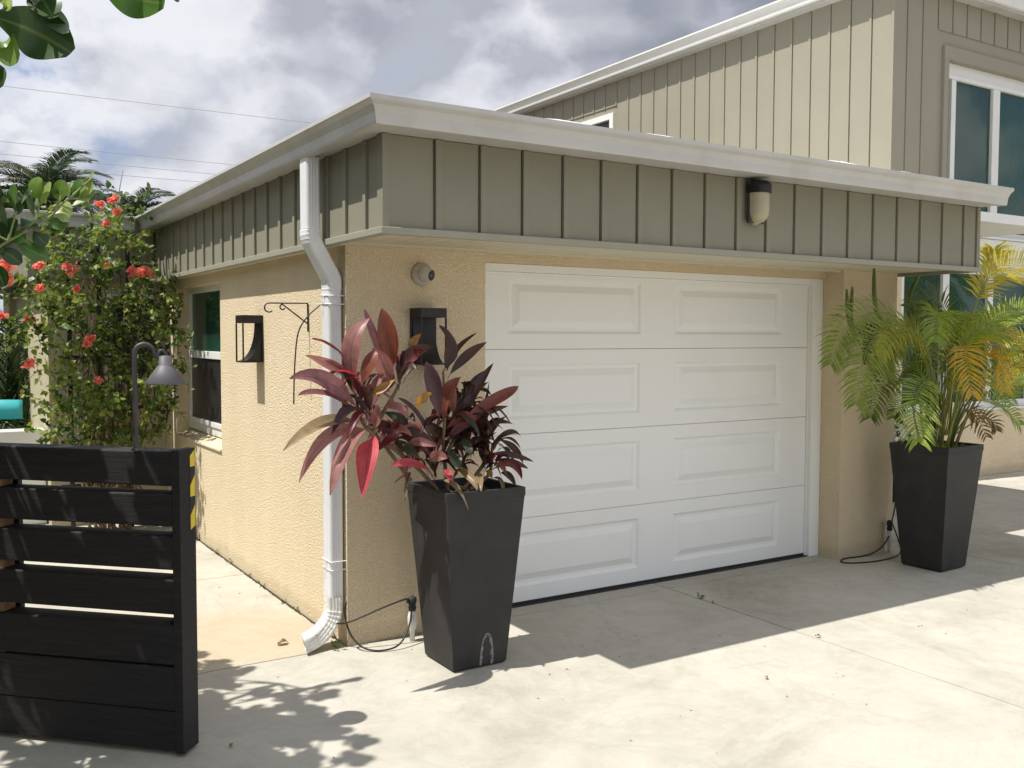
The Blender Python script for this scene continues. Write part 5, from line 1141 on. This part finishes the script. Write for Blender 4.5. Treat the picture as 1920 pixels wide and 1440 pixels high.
cov = ramp(nt, d0, [(.13, (0,)*3), (.19, (.7,)*3), (.30, (1,)*3)])
df = N(nt, 'ShaderNodeMath', operation='SUBTRACT'); L.new(d0, df.inputs[0]); L.new(d1, df.inputs[1])
ad = N(nt, 'ShaderNodeMath', operation='ADD'); L.new(df.outputs[0], ad.inputs[0]); ad.inputs[1].default_value = .08
ls = ramp(nt, ad.outputs[0], [(0, (.66, .68, .72)), (.08, (.93, .94, .96)), (.16, (1.2, 1.19, 1.17))])
shade = ramp(nt, d0, [(.24, (7.3, 7.45, 7.9)), (.38, (6.4, 6.5, 7.1)), (.47, (4.2, 4.4, 5.0)), (.58, (2.7, 2.9, 3.5))])
cc = mixc(nt, 1.0, shade.outputs[0], ls.outputs[0], 'MULTIPLY')
sep = nt.nodes.new('ShaderNodeVectorMath'); sep.operation = 'DOT_PRODUCT'; L.new(tc.outputs['Generated'], sep.inputs[0]); sep.inputs[1].default_value = (.0, -.35, .92)
gl = ramp(nt, sep.outputs['Value'], [(.25, (1,)*3), (.8, (1.5,)*3)])
cc = mixc(nt, 1.0, cc, gl.outputs[0], 'MULTIPLY')
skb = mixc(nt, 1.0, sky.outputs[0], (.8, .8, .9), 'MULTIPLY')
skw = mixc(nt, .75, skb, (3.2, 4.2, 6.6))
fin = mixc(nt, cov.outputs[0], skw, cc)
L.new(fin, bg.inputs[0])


sun = bpy.data.lights.new('sun', 'SUN'); sun.energy = 5.0; sun.angle = R(.5); sun.color = (1, .965, .90)
so_ = bpy.data.objects.new('sun', sun); C.objects.link(so_)
dv_ = V((1.346, -.143, -2.72)).normalized(); so_.rotation_mode = 'QUATERNION'; so_.rotation_quaternion = V((0, 0, -1)).rotation_difference(dv_); so_.location = (-4, 0, 8)

cam = bpy.data.cameras.new('camera'); co = bpy.data.objects.new('camera', cam); C.objects.link(co)
yaw, pit, rol = R(32.08863828), R(-2.89513221), R(.16160675)
f_ = V((math.sin(yaw)*math.cos(pit), math.cos(yaw)*math.cos(pit), math.sin(pit))); r_ = f_.cross(V((0, 0, 1))).normalized(); u_ = r_.cross(f_)
r2 = r_*math.cos(rol)+u_*math.sin(rol); u2 = -r_*math.sin(rol)+u_*math.cos(rol)
Mx = Matrix(((r2.x, u2.x, -f_.x), (r2.y, u2.y, -f_.y), (r2.z, u2.z, -f_.z))).to_4x4(); Mx.translation = V((-1.94840645, -4.77189947, 1.68)); co.matrix_world = Mx
cam.sensor_width = 36; cam.lens = 1787.963/1920*36; cam.clip_start = .05; cam.clip_end = 500
bpy.context.scene.camera = co
vs_ = bpy.context.scene.view_settings; vs_.view_transform = 'Standard'; vs_.look = 'None'; vs_.exposure = 0.25; vs_.gamma = 1
